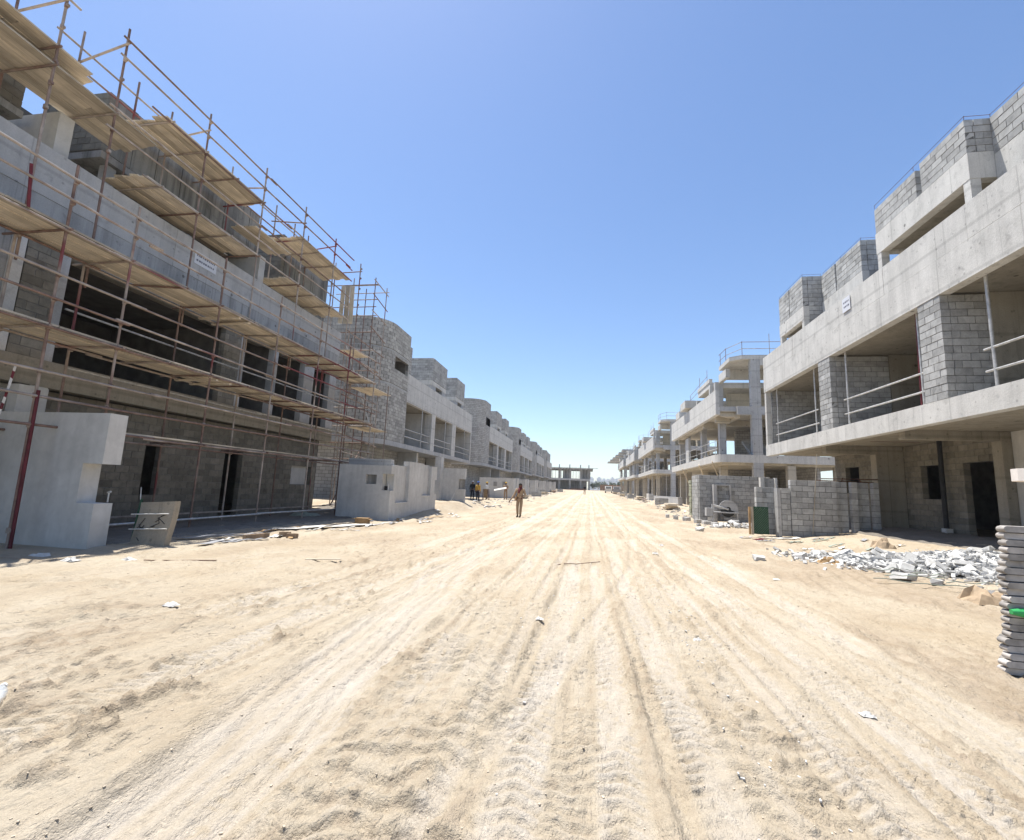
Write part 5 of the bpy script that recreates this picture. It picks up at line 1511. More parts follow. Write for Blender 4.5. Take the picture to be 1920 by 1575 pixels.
    for k in (1, -1): m.box(hx + k * 0.032 - 0.011, hx + k * 0.032 + 0.011, hy + 0.088, hy + 0.097, hz + 0.022, hz + 0.034)
    m.box(hx - 0.024, hx + 0.024, hy + 0.086, hy + 0.096, hz - 0.05, hz - 0.042)
    m.build('eyes_and_mouth', 'hair', t, local=True)
    def dome(name, mat, r, z0, flat=1.0, brim=0.0):
        vs, fs = [], []
        n = 14
        for j in range(6):
            a = (math.pi / 2) * j / 5
            for i in range(n):
                b = 2 * math.pi * i / n
                vs.append((hx + r * math.cos(a) * math.cos(b), hy - 0.004 + r * 1.18 * math.cos(a) * math.sin(b), z0 + r * flat * math.sin(a)))
        for j in range(5):
            for i in range(n): fs.append((j * n + i, j * n + (i + 1) % n, (j + 1) * n + (i + 1) % n, (j + 1) * n + i))
        fs.append(tuple(range(n - 1, -1, -1)))
        mb = MB().add(vs, fs)
        if brim:
            mb.prism([(hx - r * 0.9, hy + r * 0.6), (hx + r * 0.9, hy + r * 0.6), (hx + r * 0.6, hy + r * 1.2 + brim), (hx - r * 0.6, hy + r * 1.2 + brim)], z0 - 0.012, z0 + 0.008)
        mb.build(name, mat, t, smooth=False, local=True)
    if hat: dome('helmet', hat, 0.108, hz + 0.055, 0.98, 0.045)
    else: dome('hair', 'hair', 0.088, hz + 0.04, 0.95)
    if wrap:
        skin_obj('head_wrap', {'a': ((hx, hy - 0.03, hz + 0.05), (0.098, 0.10)), 'b': ((hx, hy - 0.045, hz - 0.05), (0.10, 0.085)), 'c': ((hx, hy - 0.02, hz - 0.16), (0.135, 0.105)), 'd': ((hx + 0.03, hy + 0.10, hz - 0.24), (0.075, 0.04)), 'e': ((hx + 0.03, hy + 0.13, hz - 0.40), (0.05, 0.03))},
                 [('a', 'b'), ('b', 'c'), ('c', 'd'), ('d', 'e')], wrap, t, 'b')
    if bag:
        m = MB()
        m.tube((-0.17, 0.1, 1.43), (0.0, 0.17, 1.2), 0.02, 6).tube((0.0, 0.17, 1.2), (0.2, 0.02, 0.98), 0.02, 6)
        m.hull([(0.16 + dx, -0.08 + dy, 0.82 + dz) for dx in (0, 0.09) for dy in (0, 0.2) for dz in (0, 0.2)])
        m.build('shoulder_bag', bag, t, local=True)
    return t

MAT['hair'] = simple('black_hair', (0.012, 0.01, 0.009), 0.7, 0.2, 30)
MAT['boot_leather'] = simple('dusty_boot', (0.10, 0.075, 0.055), 0.8, 0.3, 20)
cloth('khaki', (0.32, 0.225, 0.145)); cloth('khaki_light', (0.38, 0.275, 0.185)); cloth('maroon', (0.13, 0.035, 0.035)); cloth('navy', (0.02, 0.022, 0.035)); cloth('yellow_top', (0.55, 0.34, 0.07))
cloth('white_top', (0.62, 0.62, 0.60)); cloth('black_top', (0.018, 0.018, 0.02)); cloth('orange_vest', (0.62, 0.10, 0.03)); cloth('lime_vest', (0.42, 0.46, 0.08)); cloth('grey_trousers', (0.20, 0.18, 0.15))
cloth('helmet_yellow', (0.65, 0.42, 0.05)); cloth('helmet_blue', (0.04, 0.12, 0.42)); cloth('helmet_white', (0.7, 0.7, 0.7)); cloth('tan_bag', (0.42, 0.27, 0.15)); cloth('helmet_red', (0.30, 0.05, 0.04))
PI = math.pi
def P(label, x, y, face, *a, **k): return person(label, (x, y, ground_at(x, y) - 0.01), face, *a, **k)
P('man in khaki walking towards the camera, dark red scarf hanging over his chest', -3.55, 24.2, PI - 0.15, 'khaki_light', 'khaki', None, 'reach', 1.76, wrap='maroon', bag='tan_bag')
P('worker in a yellow shirt and blue helmet seen from behind', -9.5, 39.6, -0.5, 'yellow_top', 'navy', 'helmet_blue', 'stand', 1.72)
P('worker all in black with a pale helmet, behind the yellow shirt', -10.75, 42.6, -0.2, 'black_top', 'navy', 'helmet_white', 'stand', 1.74)
P('worker in a white shirt, dark trousers and yellow helmet', -9.95, 45.2, 1.4, 'white_top', 'navy', 'helmet_yellow', 'stand', 1.70)
P('worker in tan clothes and yellow helmet carrying a white board', -8.25, 46.3, PI, 'khaki_light', 'khaki', 'helmet_yellow', 'carry', 1.70)
P('worker in an orange vest far down the left side', -8.7, 86, 1.2, 'khaki', 'grey_trousers', 'helmet_red', 'lean', 1.75, vest='orange_vest')
P('worker in a lime vest beside the orange vest', -9.5, 88, -0.5, 'navy', 'grey_trousers', 'helmet_yellow', 'stand', 1.72, vest='lime_vest')
P('dark-clothed worker standing alone far down the middle of the street', -0.9, 92, PI, 'black_top', 'khaki', None, 'carry', 1.72)

def carried_board():
    x, y = -8.75, 45.95
    t = thing('white_board', 'white board held by the worker in tan clothes', 'board', (x, y, gz(x, y) + 1.0))
    o = plank('board', (x, y, ground_at(-8.25, 46.3) + 1.0), (1.25, 0.3, 0.05), t, 'white', (0.5, -0.22, 0.1))
carried_board()
def crate_by_workers():
    x, y = -9.55, 43.0
    z = ground_at(x, y)
    t = thing('work_table', 'small brown work table between the workers', 'table', (x, y, z))
    part('table_top', 'white', t, (x - 0.3, x + 0.34, y - 0.3, y + 0.3, z + 1.02, z + 1.07))
    part('side_board', 'card', t, (x - 0.16, x + 0.2, y - 0.25, y - 0.2, z + 0.2, z + 1.018))
    for dx in (-0.26, 0.3):
        for dy in (-0.22, 0.22):
            tube('leg', (x + dx, y + dy, z), (x + dx * 0.8, y + dy, z + 1.02), 0.03, t, 'rust')
crate_by_workers()
# ------------------------------------------------------------------ loose things on the ground
rng = random.Random(77)
def chunk_meshes(n, seed, flat, mat):
    out = []
    for i in range(n):
        r = random.Random(seed + i)
        pts = []
        for sx in (-.5, .5):
            for sy in (-.5, .5):
                for sz in (-.5, .5):
                    pts.append((sx * r.uniform(0.6, 1), sy * r.uniform(0.6, 1), sz * r.uniform(0.55, 1) * flat))
        for k in range(3): pts.append((r.uniform(-.55, .55), r.uniform(-.55, .55), r.uniform(-.5, .5) * flat))
        m = MB().hull(pts)
        me = mesh_from(m.v, m.f, 'fragment')
        me.materials.append(MAT[mat])
        out.append(me)
    return out
CH = chunk_meshes(9, 500, 0.7, 'rubble')
CHW = chunk_meshes(4, 700, 0.5, 'white')
HP = [(6.0, 13.4, 0.9, 0.04), (7.1, 13.0, 1.1, 0.14), (7.9, 12.4, 1.1, 0.17), (8.4, 11.5, 1.0, 0.12), (7.4, 11.6, 0.9, 0.08), (8.9, 12.8, 0.8, 0.12), (8.3, 10.6, 0.8, 0.04), (6.6, 12.2, 0.8, 0.03)]
def heap(x, y):
    return sum(h * math.exp(-(((x - a) / r) ** 2 + ((y - b) / (r * 0.75)) ** 2)) for a, b, r, h in HP)
cnt = 0
while cnt < 290:
    a, b, r, h = rng.choice(HP)
    x, y = rng.gauss(a, r * 0.62), rng.gauss(b, r * 0.5)
    if x < 5.2 or x > 9.8 or y > 15: continue
    s = rng.choice((0.07, 0.09, 0.12, 0.15, 0.19, 0.27))
    z = gz(x, y) + heap(x, y) * rng.uniform(0.6, 1.0) + s * 0.15
    o = place('block_fragment', rng.choice(CH), None, (x, y, z), (rng.uniform(-.7, .7), rng.uniform(-.7, .7), rng.uniform(0, 6.3)), (s * rng.uniform(0.8, 1.5), s * rng.uniform(0.7, 1.1), s * rng.uniform(0.4, 0.75)))
    tag(o, 'broken grey block fragment in the rubble heap on the right', 'rubble', 'broken block fragments in the rubble heap')
    cnt += 1
# sandy bed and chips of the heap
m = MB()
for k in range(2600):
    a, b, r, h = rng.choice(HP)
    x, y = rng.gauss(a, r * 0.75), rng.gauss(b, r * 0.6)
    if x < 4.8 or x > 10: continue
    s = rng.uniform(0.025, 0.08)
    z = gz(x, y) + heap(x, y) * rng.uniform(0.7, 1.0) + s * 0.2
    V, F = UB[k % 5]
    a1, a2 = rng.uniform(0, 6.3), rng.uniform(-0.6, 0.6)
    c, s_ = math.cos(a1), math.sin(a1)
    X, Y, Z = V[:, 0] * s * 1.8, V[:, 1] * s, V[:, 2] * s * 0.6
    m.add(np.stack([x + X * c - Y * s_, y + X * s_ + Y * c, z + Z + X * a2], 1).tolist(), F)
o = m.build('rubble_chips', 'rubble')
tag(o, 'fine chips of broken block under the rubble heap', 'rubble', kind='stuff')
m = MB()
n = 26
for i in range(n):
    for j in range(n):
        x, y = 4.6 + 5.6 * i / (n - 1), 9.2 + 6 * j / (n - 1)
        m.v.append((x, y, gz(x, y) - 0.06 + heap(x, y) * 0.9))
for i in range(n - 1):
    for j in range(n - 1): m.f.append((i * n + j, (i + 1) * n + j, (i + 1) * n + j + 1, i * n + j + 1))
o = m.build('rubble_bed', 'mortar', smooth=True)
tag(o, 'grey dust bed under the rubble heap', 'rubble', kind='stuff')

def thin_strip(m, p, q, w, h, sag=0.0, n=6, seed=0):
    """a lath or torn strip lying on uneven ground"""
    r = random.Random(seed)
    p, q = Vector(p), Vector(q)
    d = (q - p); s = Vector((-d.y, d.x, 0)).normalized() * w / 2
    vs, fs = [], []
    for i in range(n + 1):
        c = p + d * i / n + Vector((0, 0, h + r.uniform(0, sag)))
        wob = r.uniform(0.85, 1.1)
        vs += [c - s * wob, c + s * wob, c + s * wob + Vector((0, 0, 0.012)), c - s * wob + Vector((0, 0, 0.012))]
    for i in range(n):
        a = 4 * i
        fs += [(a, a + 4, a + 5, a + 1), (a + 3, a + 2, a + 6, a + 7), (a + 1, a + 5, a + 6, a + 2), (a, a + 3, a + 7, a + 4)]
    fs += [(0, 1, 2, 3), (4 * n + 3, 4 * n + 2, 4 * n + 1, 4 * n)]
    m.add(vs, fs)

MAT['grey_scrap'] = simple('grey_scrap', (0.30, 0.30, 0.31), 0.8, 0.3, 6)
MAT['lath_green'] = simple('greenish_lath', (0.27, 0.30, 0.25), 0.8, 0.25, 6)
def scrap(name, label, cat, p, q, w, mat, sag=0.02, group=None, h=0.01):
    m = MB()
    g1, g2 = ground_at(p[0], p[1]), ground_at(q[0], q[1])
    thin_strip(m, (*p, g1), (*q, g2), w, h, sag, 7, int(abs(p[0] * 100 + p[1] * 10)))
    return tag(m.build(name, mat), label, cat, group)
# laths and straps in front of the rubble
for k in range(16):
    x, y = rng.uniform(5.6, 9.3), rng.uniform(9.6, 11.4)
    a = rng.uniform(-0.5, 0.5)
    L = rng.uniform(0.5, 1.5)
    scrap('lath', 'thin greenish lath lying among the rubble edge on the right', 'lath', (x - L / 2 * math.cos(a), y - L / 2 * math.sin(a)), (x + L / 2 * math.cos(a), y + L / 2 * math.sin(a)), 0.03, 'lath_green', 0.05, 'laths along the rubble heap', 0.06)
for k in range(22):
    x, y = rng.uniform(5.4, 9), rng.uniform(13.8, 18.6)
    a = rng.uniform(-0.9, 0.9)
    L = rng.uniform(0.25, 0.9)
    scrap('scrap_strip', 'torn grey strip on the littered ground before the block yard wall', 'scrap', (x - L / 2 * math.cos(a), y - L / 2 * math.sin(a)), (x + L / 2 * math.cos(a), y + L / 2 * math.sin(a)), rng.uniform(0.05, 0.12), rng.choice(('grey_scrap', 'white', 'lath_green')), 0.04, 'scraps before the block yard wall')
# litter along the foot of the left-hand houses
for k in range(34):
    y = rng.uniform(9.0, 24)
    x = -7.35 - 0.12 * (y > 17) + rng.uniform(-1.1, 0.5) if y < 17 else rng.uniform(-7.6, -6.2)
    a = rng.uniform(0.9, 2.0)
    L = rng.uniform(0.35, 1.6)
    scrap('scrap_strip', 'pale torn strip lying along the foot of the left-hand houses', 'scrap', (x - L / 2 * math.cos(a), y - L / 2 * math.sin(a)), (x + L / 2 * math.cos(a), y + L / 2 * math.sin(a)), rng.uniform(0.05, 0.16), rng.choice(('white', 'white', 'grey_scrap', 'card')), 0.05, 'scraps along the left-hand houses')
scrap('long_lath', 'long dark lath lying across the middle wheel tracks', 'lath', (-0.6, 9.6), (0.25, 10.3), 0.009, 'rust', 0.02)
scrap('short_batten', 'short brown batten on the sand left of the wheel tracks', 'batten', (-5.0, 7.9), (-4.35, 7.95), 0.05, 'plankX', 0.0)
scrap('thin_rod', 'thin dark rod on the sand below the grey board panel', 'rod', (-7.3, 6.9), (-6.2, 7.2), 0.025, 'rust', 0.01)
scrap('white_sheet', 'long white plastic strip at the foot of the block yard wall', 'sheet', (6.15, 18.4), (7.5, 18.7), 0.25, 'white', 0.05)
scrap('white_sheet', 'wide white plastic sheet on the sand beyond the loose hollow bricks', 'sheet', (-8.3, 11.6), (-7.4, 15.2), 0.35, 'white', 0.04)
scrap('red_scrap', 'flat red scrap on the sand before the green panel', 'scrap', (5.75, 17.9), (6.1, 18.1), 0.22, 'red', 0.03)

# crumpled paper and gypsum bits
def crumple(name, label, cat, x, y, s, mat, seed, hgt=0.4, group=None):
    r = random.Random(seed)
    n = 7
    m = MB()
    g = ground_at(x, y)
    for i in range(n):
        for j in range(n):
            u, v = i / (n - 1) - .5, j / (n - 1) - .5
            e = 1 - 4 * max(abs(u), abs(v)) ** 2
            m.v.append((x + (u * 1.3 + r.uniform(-.06, .06)) * s, y + (v + r.uniform(-.06, .06)) * s, g + 0.004 + s * hgt * max(0, e * r.uniform(0.2, 1))))
    for i in range(n - 1):
        for j in range(n - 1): m.f.append((i * n + j, (i + 1) * n + j, (i + 1) * n + j + 1, i * n + j + 1))
    return tag(m.build(name, mat), label, cat, group)
bits = [(-4.49, 4.65, 0.2), (-0.11, 6.45, 0.12), (-0.52, 5.41, 0.12), (1.95, 3.89, 0.12), (1.14, 5.35, 0.14), (-7.56, 6.85, 0.28), 
        (1.6, 12, 0.2), (2.1, 14.5, 0.22), (-8.0, 6.3, 0.3), (-9.0, 6.6, 0.35), (3.4, 9.5, 0.16)]
for k, (x, y, s) in enumerate(bits):
    crumple('paper_scrap', 'crumpled white paper scrap on the sand', 'paper', x, y, s * 0.55, 'white', k, 0.45, 'white paper scraps on the sand')
crumple('cement_sack', 'torn brown paper sack on the sand beside the pipe stack', 'sack', 6.15, 8.6, 0.55, 'paper', 91, 0.55)
crumple('cement_sack', 'brown paper sack lying at the left end of the rubble heap', 'sack', 5.55, 12.3, 0.35, 'card', 92, 0.5)
crumple('cement_sack', 'brown sack at the right end of the rubble heap', 'sack', 8.3, 10.0, 0.5, 'paper', 93, 0.6)
crumple('plastic_sheet', 'grey-green plastic sheet in the shade under the scaffolding', 'sheet', -11.2, 17.2, 0.9, 'lath_green', 94, 0.35)
crumple('orange_stone', 'pale orange stone on top of the rubble heap', 'stone', 7.6, 13.9, 0.4, 'paper', 95, 0.8)
bpy.data.objects['orange_stone'].location.z += 0.25
# white gypsum flecks trodden into the right-hand lane, pebbles everywhere
m = MB(); mw = MB()
for k in range(2600):
    y = 1.6 + 22 * rng.random() ** 2.2
    x = rng.uniform(-5 - 0.35 * y, 4.5 + 0.35 * y)
    s = rng.uniform(0.003, 0.008) * (1 + 0.05 * y) * (1.4 if rng.random() < 0.05 else 1)
    V, F = UB[k % 5]
    a1 = rng.uniform(0, 6.3); c, s_ = math.cos(a1), math.sin(a1)
    X, Y, Z = V[:, 0] * s * 1.5, V[:, 1] * s, V[:, 2] * s * 0.7
    m.add((X * c - Y * s_ + x).tolist() and np.stack([x + X * c - Y * s_, y + X * s_ + Y * c, Z], 1).tolist(), F)
vv = np.array(m.v); nb = len(UB[0][0])
ctr = vv.reshape(-1, nb, 3).mean(1)
rz, _ = ground_relief(ctr[:, 0], ctr[:, 1])
vv[:, 2] += np.repeat(ground_macro(ctr[:, 0], ctr[:, 1]) + rz + 0.002, nb)
m.v = [tuple(v) for v in vv.tolist()]
MAT['pebble'] = simple('pebbles', (0.46, 0.39, 0.30), 0.95, 0.22, 3)
tag(m.build('pebbles', 'pebble'), 'small pebbles and clods strewn over the sand', 'pebbles', kind='stuff')
for k in range(130):
    y = 2.2 + 7 * rng.random() ** 1.6
    x = float(np.interp(y, [2, 3.5, 6, 12], [0.98, 1.02, 1.1, 1.1])) + rng.gauss(0, 0.11)
    if k % 3 == 0: x, y = rng.gauss(-0.35, 0.25), 2 + 9 * rng.random()
    s = rng.uniform(0.004, 0.013)
    V, F = UB[k % 5]
    a1 = rng.uniform(0, 6.3); c, s_ = math.cos(a1), math.sin(a1)
    X, Y, Z = V[:, 0] * s * 1.8, V[:, 1] * s, V[:, 2] * 0.008
    mw.add(np.stack([x + X * c - Y * s_, y + X * s_ + Y * c, Z + X * rng.uniform(-.3, .3)], 1).tolist(), F)
vv = np.array(mw.v)
ctr = vv.reshape(-1, nb, 3).mean(1)
rz, _ = ground_relief(ctr[:, 0], ctr[:, 1])
vv[:, 2] += np.repeat(ground_macro(ctr[:, 0], ctr[:, 1]) + rz + 0.004, nb)
mw.v = [tuple(v) for v in vv.tolist()]
tag(mw.build('gypsum_flecks', 'white'), 'white gypsum flecks trodden into the wheel lane', 'gypsum', kind='stuff')

# grey board panel leaning beside the notched wall
def board_panel():
    x0, x1, y = -9.0, -8.2, 8.15
    t = thing('board_panel', 'scuffed grey board panel with a green post standing by the notched wall', 'panel', (-8.6, y, 0))
    n = 8
    m = MB()
    for side in (0, 1):
        for i in range(n + 1):
            for j in range(n + 1):
                u, v = i / n, j / n
                m.v.append((x0 + (x1 - x0) * u + 0.03 * v, y + 0.13 * side - 0.05 * math.sin(u * 3) - 0.03 * math.cos(v * 4) + 0.05 * v, -0.05 + (0.90 + 0.06 * u) * v))
    K = (n + 1) ** 2
    for i in range(n):
        for j in range(n):
            a = i * (n + 1) + j
            m.f.append((a, a + n + 1, a + n + 2, a + 1)); m.f.append((K + a, K + a + 1, K + a + n + 2, K + a + n + 1))
    for i in range(n):
        a, b = i, i + 1
        for (p, q) in ((i * (n + 1), (i + 1) * (n + 1)), ((i + 1) * (n + 1) + n, i * (n + 1) + n), (i + 1, i), (n * (n + 1) + i, n * (n + 1) + i + 1)):
            m.f.append((p, q, K + q, K + p)[::-1])
    m.build('board', 'panel_board', t)
    tube('post', (x0 - 0.05, y + 0.05, -0.05), (x0 - 0.02, y + 0.12, 0.92), 0.025, t, 'green')
    tube('wire', (x0 - 0.03, y + 0.1, 0.9), (x0 - 0.08, y + 0.12, 1.15), 0.008, t, 'galv')
    m = MB()
    rr = random.Random(4)
    px_, pz_ = -8.75, 0.55
    for k in range(16):
        qx, qz = min(-8.25, max(-8.9, px_ + rr.uniform(-.16, .2))), min(0.72, max(0.12, pz_ + rr.uniform(-.14, .12)))
        yy = lambda X, Z_: y - 0.05 * math.sin((X - x0) / (x1 - x0) * 3) - 0.03 * math.cos(Z_ / 0.93 * 4) + 0.05 * Z_ / 0.93 - 0.004
        m.tube((px_, yy(px_, pz_), pz_), (qx, yy(qx, qz), qz), 0.007, 5)
        px_, pz_ = (qx, qz) if rr.random() < 0.6 else (rr.uniform(-8.85, -8.3), rr.uniform(0.15, 0.65))
    m.build('scrawl', 'scrawl', t)['kind'] = 'stuff'
    for z in (0.33, 0.62): tube('strap', (x0, y - 0.075, z), (x1 + 0.06, y - 0.075, z + 0.05), 0.012, t, 'white')
MAT['scrawl'] = simple('charcoal_scrawl', (0.06, 0.055, 0.05), 0.9, 0.2, 9)
MAT['panel_board'] = concrete('scuffed_board', (0.36, 0.315, 0.25), holes=True, streak=0.3, pour=False)
board_panel()

# hollow bricks, timber offcuts, box
MAT['brick_brown'] = block_mat('brown_brick', (0.30, 0.215, 0.145))
for k, (x, y, rz) in enumerate(((-7.63, 9.75, 1.3), (-7.72, 10.35, 1.4), (-7.4, 10.7, 0.1), (-7.1, 10.55, 0.1), (-7.62, 10.0, 1.3))):
    z = ground_at(x, y)
    t = thing('hollow_brick', ('brown hollow brick standing nearest on the sand by the scaffolding', 'brown hollow brick lying behind the standing one', 'brown brick right of the standing one', 'rightmost brown brick in the little group on the sand', 'brown brick stacked against the standing one')[k], 'brick', (x, y, z), 'loose bricks on the sand')
    m = MB()
    L, W, H = 0.24, 0.12, 0.12
    c, s_ = math.cos(rz), math.sin(rz)
    for (a0, a1, b0, b1, c0, c1) in ((-L/2, L/2, -W/2, -W/2+.03, 0, H), (-L/2, L/2, W/2-.03, W/2, 0, H), (-L/2, -L/2+.03, -W/2+.03, W/2-.03, 0, H), (L/2-.03, L/2, -W/2+.03, W/2-.03, 0, H), (-.015, .015, -W/2+.03, W/2-.03, 0, H)):
        mm = MB().box(a0, a1, b0, b1, c0, c1)
        m.add([(x + p[0] * c - p[1] * s_, y + p[0] * s_ + p[1] * c, z + p[2] - 0.01) for p in mm.v], mm.f)
    m.build('shell', 'brick_brown', t)


def carton(name, label, x, y, w, d, h, rz):
    z = ground_at(x, y)
    t = thing(name, label, 'box', (x, y, z))
    c, s_ = math.cos(rz), math.sin(rz)
    def rb(nm, mat, *bs):
        m = MB()
        for b in bs:
            mm = MB().box(*b)
            m.add([(x + p[0] * c - p[1] * s_, y + p[0] * s_ + p[1] * c, z + p[2]) for p in mm.v], mm.f)
        return m.build(nm, mat, t)
    rb('carton', 'card', (-w/2, w/2, -d/2, d/2, -0.01, h))
    rb('flap', 'card', (-w/2 - 0.12, -w/2 - 0.002, -d/2, d/2, h - 0.03, h - 0.02), (w/2 + 0.002, w/2 + 0.1, -d/2, d/2, h - 0.05, h - 0.04))
carton('cardboard_box', 'small brown cardboard box on the sand before the rendered yard wall', -8.0, 15.9, 0.45, 0.32, 0.2, 0.2)

# green mesh panel with timber edge, right
def green_panel():
    t = thing('mesh_panel', 'dark green ribbed panel with a timber edge leaning on the block yard wall', 'panel', (6.3, 18.9, 0.2))
    part('sheet', 'green', t, (6.06, 6.58, 18.9, 18.93, 0.15, 1.15))
    m = MB()
    for k in range(15):
        z = 0.12 + k * 0.085
        a, b = (6.07, z), (6.57, z + 0.42)
        # diagonal ribs clipped to the panel
        pts = [(6.07 + 0.5 * i / 10, z - 0.3 + 0.55 * i / 10) for i in range(11)]
        pts = [p for p in pts if 0.17 < p[1] < 1.13]
        if len(pts) > 1: m.tube((pts[0][0], 18.895, pts[0][1]), (pts[-1][0], 18.895, pts[-1][1]), 0.009, 5)
    m.build('rib', 'rib_green', t)
    part('batten', 'plankZ', t, (5.98, 6.05, 18.86, 18.92, 0.12, 1.13))
    part('batten', 'card', t, (5.9, 5.965, 18.9, 18.96, 0.12, 1.13))
MAT['rib_green'] = simple('rib_green', (0.11, 0.17, 0.115), 0.6, 0.2, 9)
green_panel()

# masonry saw
def saw():
    x, y = 6.95, 25.6
    z = gz(x, y)
    t = thing('masonry_saw', 'dusty block saw with a round blade guard on a table before the darker block wall', 'saw', (x, y, z))
    part('table', 'conc_l', t, (x - 0.75, x + 0.5, y - 0.3, y + 0.3, z + 0.62, z + 0.68))
    for dx in (-0.68, 0.42):
        for dy in (-0.25, 0.25): tube('leg', (x + dx * 1.1, y + dy, z - 0.02), (x + dx, y + dy, z + 0.62), 0.03, t, 'galv')
    m = MB()
    n = 22
    pts = [(x + 0.05 + 0.36 * math.cos(2 * PI * i / n), z + 0.78 + 0.36 * math.sin(2 * PI * i / n)) for i in range(n)]
    m.prism_xz(pts, y - 0.01, y + 0.01)
    m.build('blade', 'saw_dark', t)
    pts = [(x + 0.05 + 0.46 * math.cos(a), z + 0.82 + 0.46 * math.sin(a)) for a in np.linspace(-0.35, PI * 1.02, 16)]
    pts += [(x + 0.05 + 0.12 * math.cos(a), z + 0.82 + 0.12 * math.sin(a)) for a in np.linspace(PI, -0.3, 8)]
    MB().prism_xz(pts, y - 0.09, y - 0.04).build('guard', 'conc_l', t)
    tube('arm', (x + 0.05, y - 0.1, z + 0.82), (x - 0.7, y - 0.1, z + 1.0), 0.05, t, 'galv')
    tube('post', (x - 0.72, y - 0.1, z), (x - 0.72, y - 0.1, z + 1.05), 0.05, t, 'galv')
    part('motor', 'conc_l', t, (x - 1.05, x - 0.74, y - 0.25, y + 0.1, z + 0.45, z + 0.85))
    part('water_tray', 'conc_dark', t, (x - 0.2, x + 0.45, y - 0.25, y + 0.25, z + 0.3, z + 0.4))
MAT['saw_dark'] = simple('saw_blade', (0.07, 0.07, 0.07), 0.5, 0.2, 8, 0.5)
saw()
for k in range(40):
    x, y = rng.gauss(7.0, 0.6), rng.gauss(24.4, 0.5)
    s = rng.uniform(0.1, 0.28)
    o = place('block_offcut', rng.choice(CH), None, (x, y, gz(x, y) + s * 0.2 + 0.25 * math.exp(-((x - 7) / .5) ** 2 - ((y - 24.6) / .4) ** 2)), (rng.uniform(-.6, .6), rng.uniform(-.6, .6), rng.uniform(0, 6)), (s * 1.3, s, s * 0.8))
    tag(o, 'grey block offcut in the small heap below the masonry saw', 'rubble', 'block offcuts under the masonry saw')
for k, (x, y, s) in enumerate(((4.05, 12.3, 0.22), (6.3, 10.0, 0.2), (5.9, 10.25, 0.3), (6.6, 9.3, 0.16), (5.2, 13.0, 0.3), (4.5, 20.5, 0.3))):
    o = place('single_stone', CH[k], None, (x, y, ground_at(x, y) + s * 0.2), (0.2, 0.1, k), (s * 1.3, s, s * 0.8))
    tag(o, ('small pale stone alone on the sand left of the rubble heap', 'grey lump at the front of the rubble heap', 'flat slab piece in front of the rubble heap', 'dark lump nearest the pipe stack', 'hollow block half at the left front of the rubble heap', 'pale stone on the sand before the masonry saw')[k], 'stone')

# stack of steel tubes at the right edge, a pale board on top
def pipe_stack():
    g = 'grey steel sections stacked at the right edge'
    r2 = random.Random(12)
    y0 = 5.15
    z = gz(3.9, y0) - 0.02
    me = bpy.data.meshes.new('pipe')
    pr = [(-0.5 + 0.013 * (1 - math.sin(a)), 0.5 * math.cos(a)) for a in np.linspace(0.15, PI - 0.15, 9)] + [(0.5, -0.5), (0.5, 0.5)]
    pr = [(u, v) for u, v in pr]
    mm = MB().prism_xz(pr[::-1], -0.5, 0.5)
    vs, fs = mm.v, mm.f
    me.from_pydata(vs, [], fs); me.materials.append(MAT['pipe_grey'])
    N_ = 21
    for k in range(N_):
        zz = z + 0.033 + k * 0.0625
        off = 0.16 * (k / N_) + r2.uniform(-0.03, 0.03) - (0.05 if k < 2 else 0)
        L = 2.4
        x0 = (3.80 if k > 14 else 3.765 if k > 4 else 3.73 if k > 1 else 3.70) + r2.uniform(-0.012, 0.012)
        for row in range(3):
            o = place('steel_section', me, None, (x0 * (1 + 0.0185 * row) + 0.02 * row + L / 2, y0 + 0.095 * row, zz), (r2.uniform(-0.06, 0.06), 0, r2.uniform(-0.012, 0.02)), (L, 0.09, 0.056))
            tag(o, 'long flat grey steel section in the tall stack at the right edge', 'steel section', g)
    t = thing('green_tipped_tube', 'tube with a bright green tip sticking out of the stack at the right edge', 'tube', (4.2, 5.05, z + 0.5))
    m = MB().tube((3.86, 5.06, z + 0.555), (6.1, 5.1, z + 0.52), 0.036, 10); m.build('tube', 'pipe_grey', t, smooth=False)
    m = MB().tube((3.76, 5.06, z + 0.557), (3.86, 5.06, z + 0.555), 0.022, 10, 0.041).tube((3.86, 5.06, z + 0.555), (4.01, 5.062, z + 0.552), 0.041, 10, 0.038); m.build('tip', 'greenbright', t)
    # board lying higher up on a trestle
    t = thing('trestle_board', 'pale rounded board end jutting in at the right edge above the tube stack', 'board', (5, 5.6, z))
    pts = [(4.16, 5.35), (4.2, 5.22), (4.28, 5.12), (4.45, 5.08), (6.5, 5.08), (6.5, 5.62), (4.45, 5.62), (4.28, 5.58), (4.2, 5.48)]
    MB().prism(pts, 1.73, 1.85).build('board', 'pale_board', t)
    tube('trestle_leg', (4.6, 5.5, z), (4.6, 5.45, 1.7), 0.03, t, 'rust')
    tube('trestle_leg', (5.9, 5.3, z), (5.9, 5.3, 1.7), 0.03, t, 'rust')
MAT['pipe_grey'] = simple('dull_grey_steel', (0.33, 0.305, 0.28), 0.7, 0.45, 5)
MAT['pale_board'] = simple('pale_board', (0.70, 0.65, 0.60), 0.7, 0.1, 6)
pipe_stack()

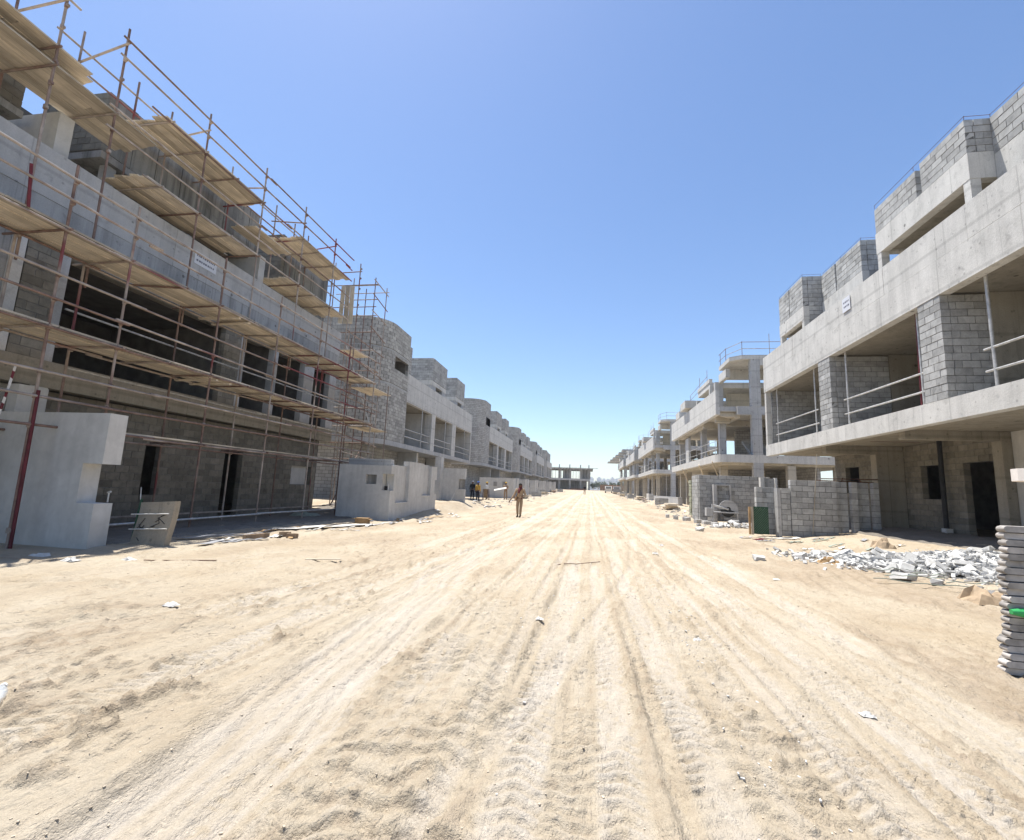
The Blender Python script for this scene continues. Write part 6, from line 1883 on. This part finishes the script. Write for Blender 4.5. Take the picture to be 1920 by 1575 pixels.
# clear plastic bottle at the lower left
def bottle():
    x, y = -3.55, 2.50
    z = ground_at(x, y) + 0.035
    t = thing('plastic_bottle', 'empty clear plastic bottle lying at the lower left', 'bottle', (x, y, z - 0.035))
    n = 14
    prof = [(-0.13, 0.0), (-0.13, 0.028), (-0.12, 0.034), (-0.02, 0.034), (0.0, 0.031), (0.02, 0.034), (0.06, 0.034), (0.095, 0.02), (0.12, 0.012), (0.135, 0.012)]
    d = Vector((-0.72, 0.69, 0.0)).normalized(); a = Vector((0, 0, 1)); b = d.cross(a)
    m = MB()
    vs = [Vector((x, y, z)) + d * u * 1.3 + (a * math.cos(2 * PI * i / n) + b * math.sin(2 * PI * i / n)) * r * 1.25 for u, r in prof for i in range(n)]
    fs = [(j * n + i, j * n + (i + 1) % n, (j + 1) * n + (i + 1) % n, (j + 1) * n + i) for j in range(len(prof) - 1) for i in range(n)]
    m.add(vs, fs)
    o = m.build('bottle_body', 'clear', t, smooth=True)
    e = Vector((x, y, z)) + d * 0.172
    MB().tube(e, e + d * 0.03, 0.02, 10).build('cap', 'white', t)
mt, nt_, b_ = new_mat('clear_plastic')
b_.inputs['Base Color'].default_value = (0.78, 0.82, 0.84, 1); b_.inputs['Roughness'].default_value = 0.25; b_.inputs['Alpha'].default_value = 0.38
MAT['clear'] = mt
bottle()

# parked car and machine far off by the right row
def far_car(x, y, rz, body, label):
    g = gz(x, y)
    t = thing('parked_car', label, 'car', (x, y, g))
    c, s_ = math.cos(rz), math.sin(rz)
    def tr(m): m.v = [(x + p[0] * c - p[1] * s_, y + p[0] * s_ + p[1] * c, g + p[2]) for p in m.v]; return m
    m = MB().prism_xz([(-2.2, 0.35), (2.2, 0.35), (2.25, 0.8), (1.9, 1.0), (1.1, 1.08), (0.5, 1.7), (-1.7, 1.72), (-2.2, 1.1)], -0.85, 0.85); tr(m).build('body', body, t)
    m = MB().prism_xz([(0.95, 1.1), (0.45, 1.62), (-1.82, 1.64), (-2.22, 1.14)], -0.7, 0.7); tr(m).build('window', 'black', t)
    for u in (-1.4, 1.4):
        for v in (-0.8, 0.8):
            m = MB().tube((u, v - 0.12, 0.34), (u, v + 0.1, 0.34), 0.34, 14); tr(m).build('wheel', 'black', t)
far_car(5.0, 126, 1.5, 'white', 'white car parked far off by the right row')
far_car(6.6, 117, 1.5, 'grey_scrap', 'grey car parked by the right row, nearer than the white one')
t = thing('plank_pile', 'flat pile of reddish boards at the foot of the far end building', 'pile', (-4, 168, 2))
for k in range(4): part('board', 'brown_fence' if k % 2 else 'maroon', t, (-9 + k, -2 + k * 0.5, 166 + k * 0.3, 166.25 + k * 0.3, gz(0, 166) + 0.14 * k, gz(0, 166) + 0.12 + 0.14 * k))

# ------------------------------------------------------------------ dusty air
def haze():
    m = MB().box(-1650, 1650, -320, 1650, -3, 56)
    mt = bpy.data.materials.new('haze')
    mt.use_nodes = True
    nt = mt.node_tree
    nt.nodes.clear()
    out = nt.nodes.new('ShaderNodeOutputMaterial')
    v = nt.nodes.new('ShaderNodeVolumePrincipled')
    v.inputs['Color'].default_value = (0.86, 0.90, 0.95, 1)
    v.inputs['Density'].default_value = 0.00035
    v.inputs['Anisotropy'].default_value = 0.1
    nt.links.new(v.outputs[0], out.inputs['Volume'])
    o = m.build('haze', mt)
    tag(o, 'thin dusty haze hanging over the whole site', 'haze', kind='stuff')
haze()
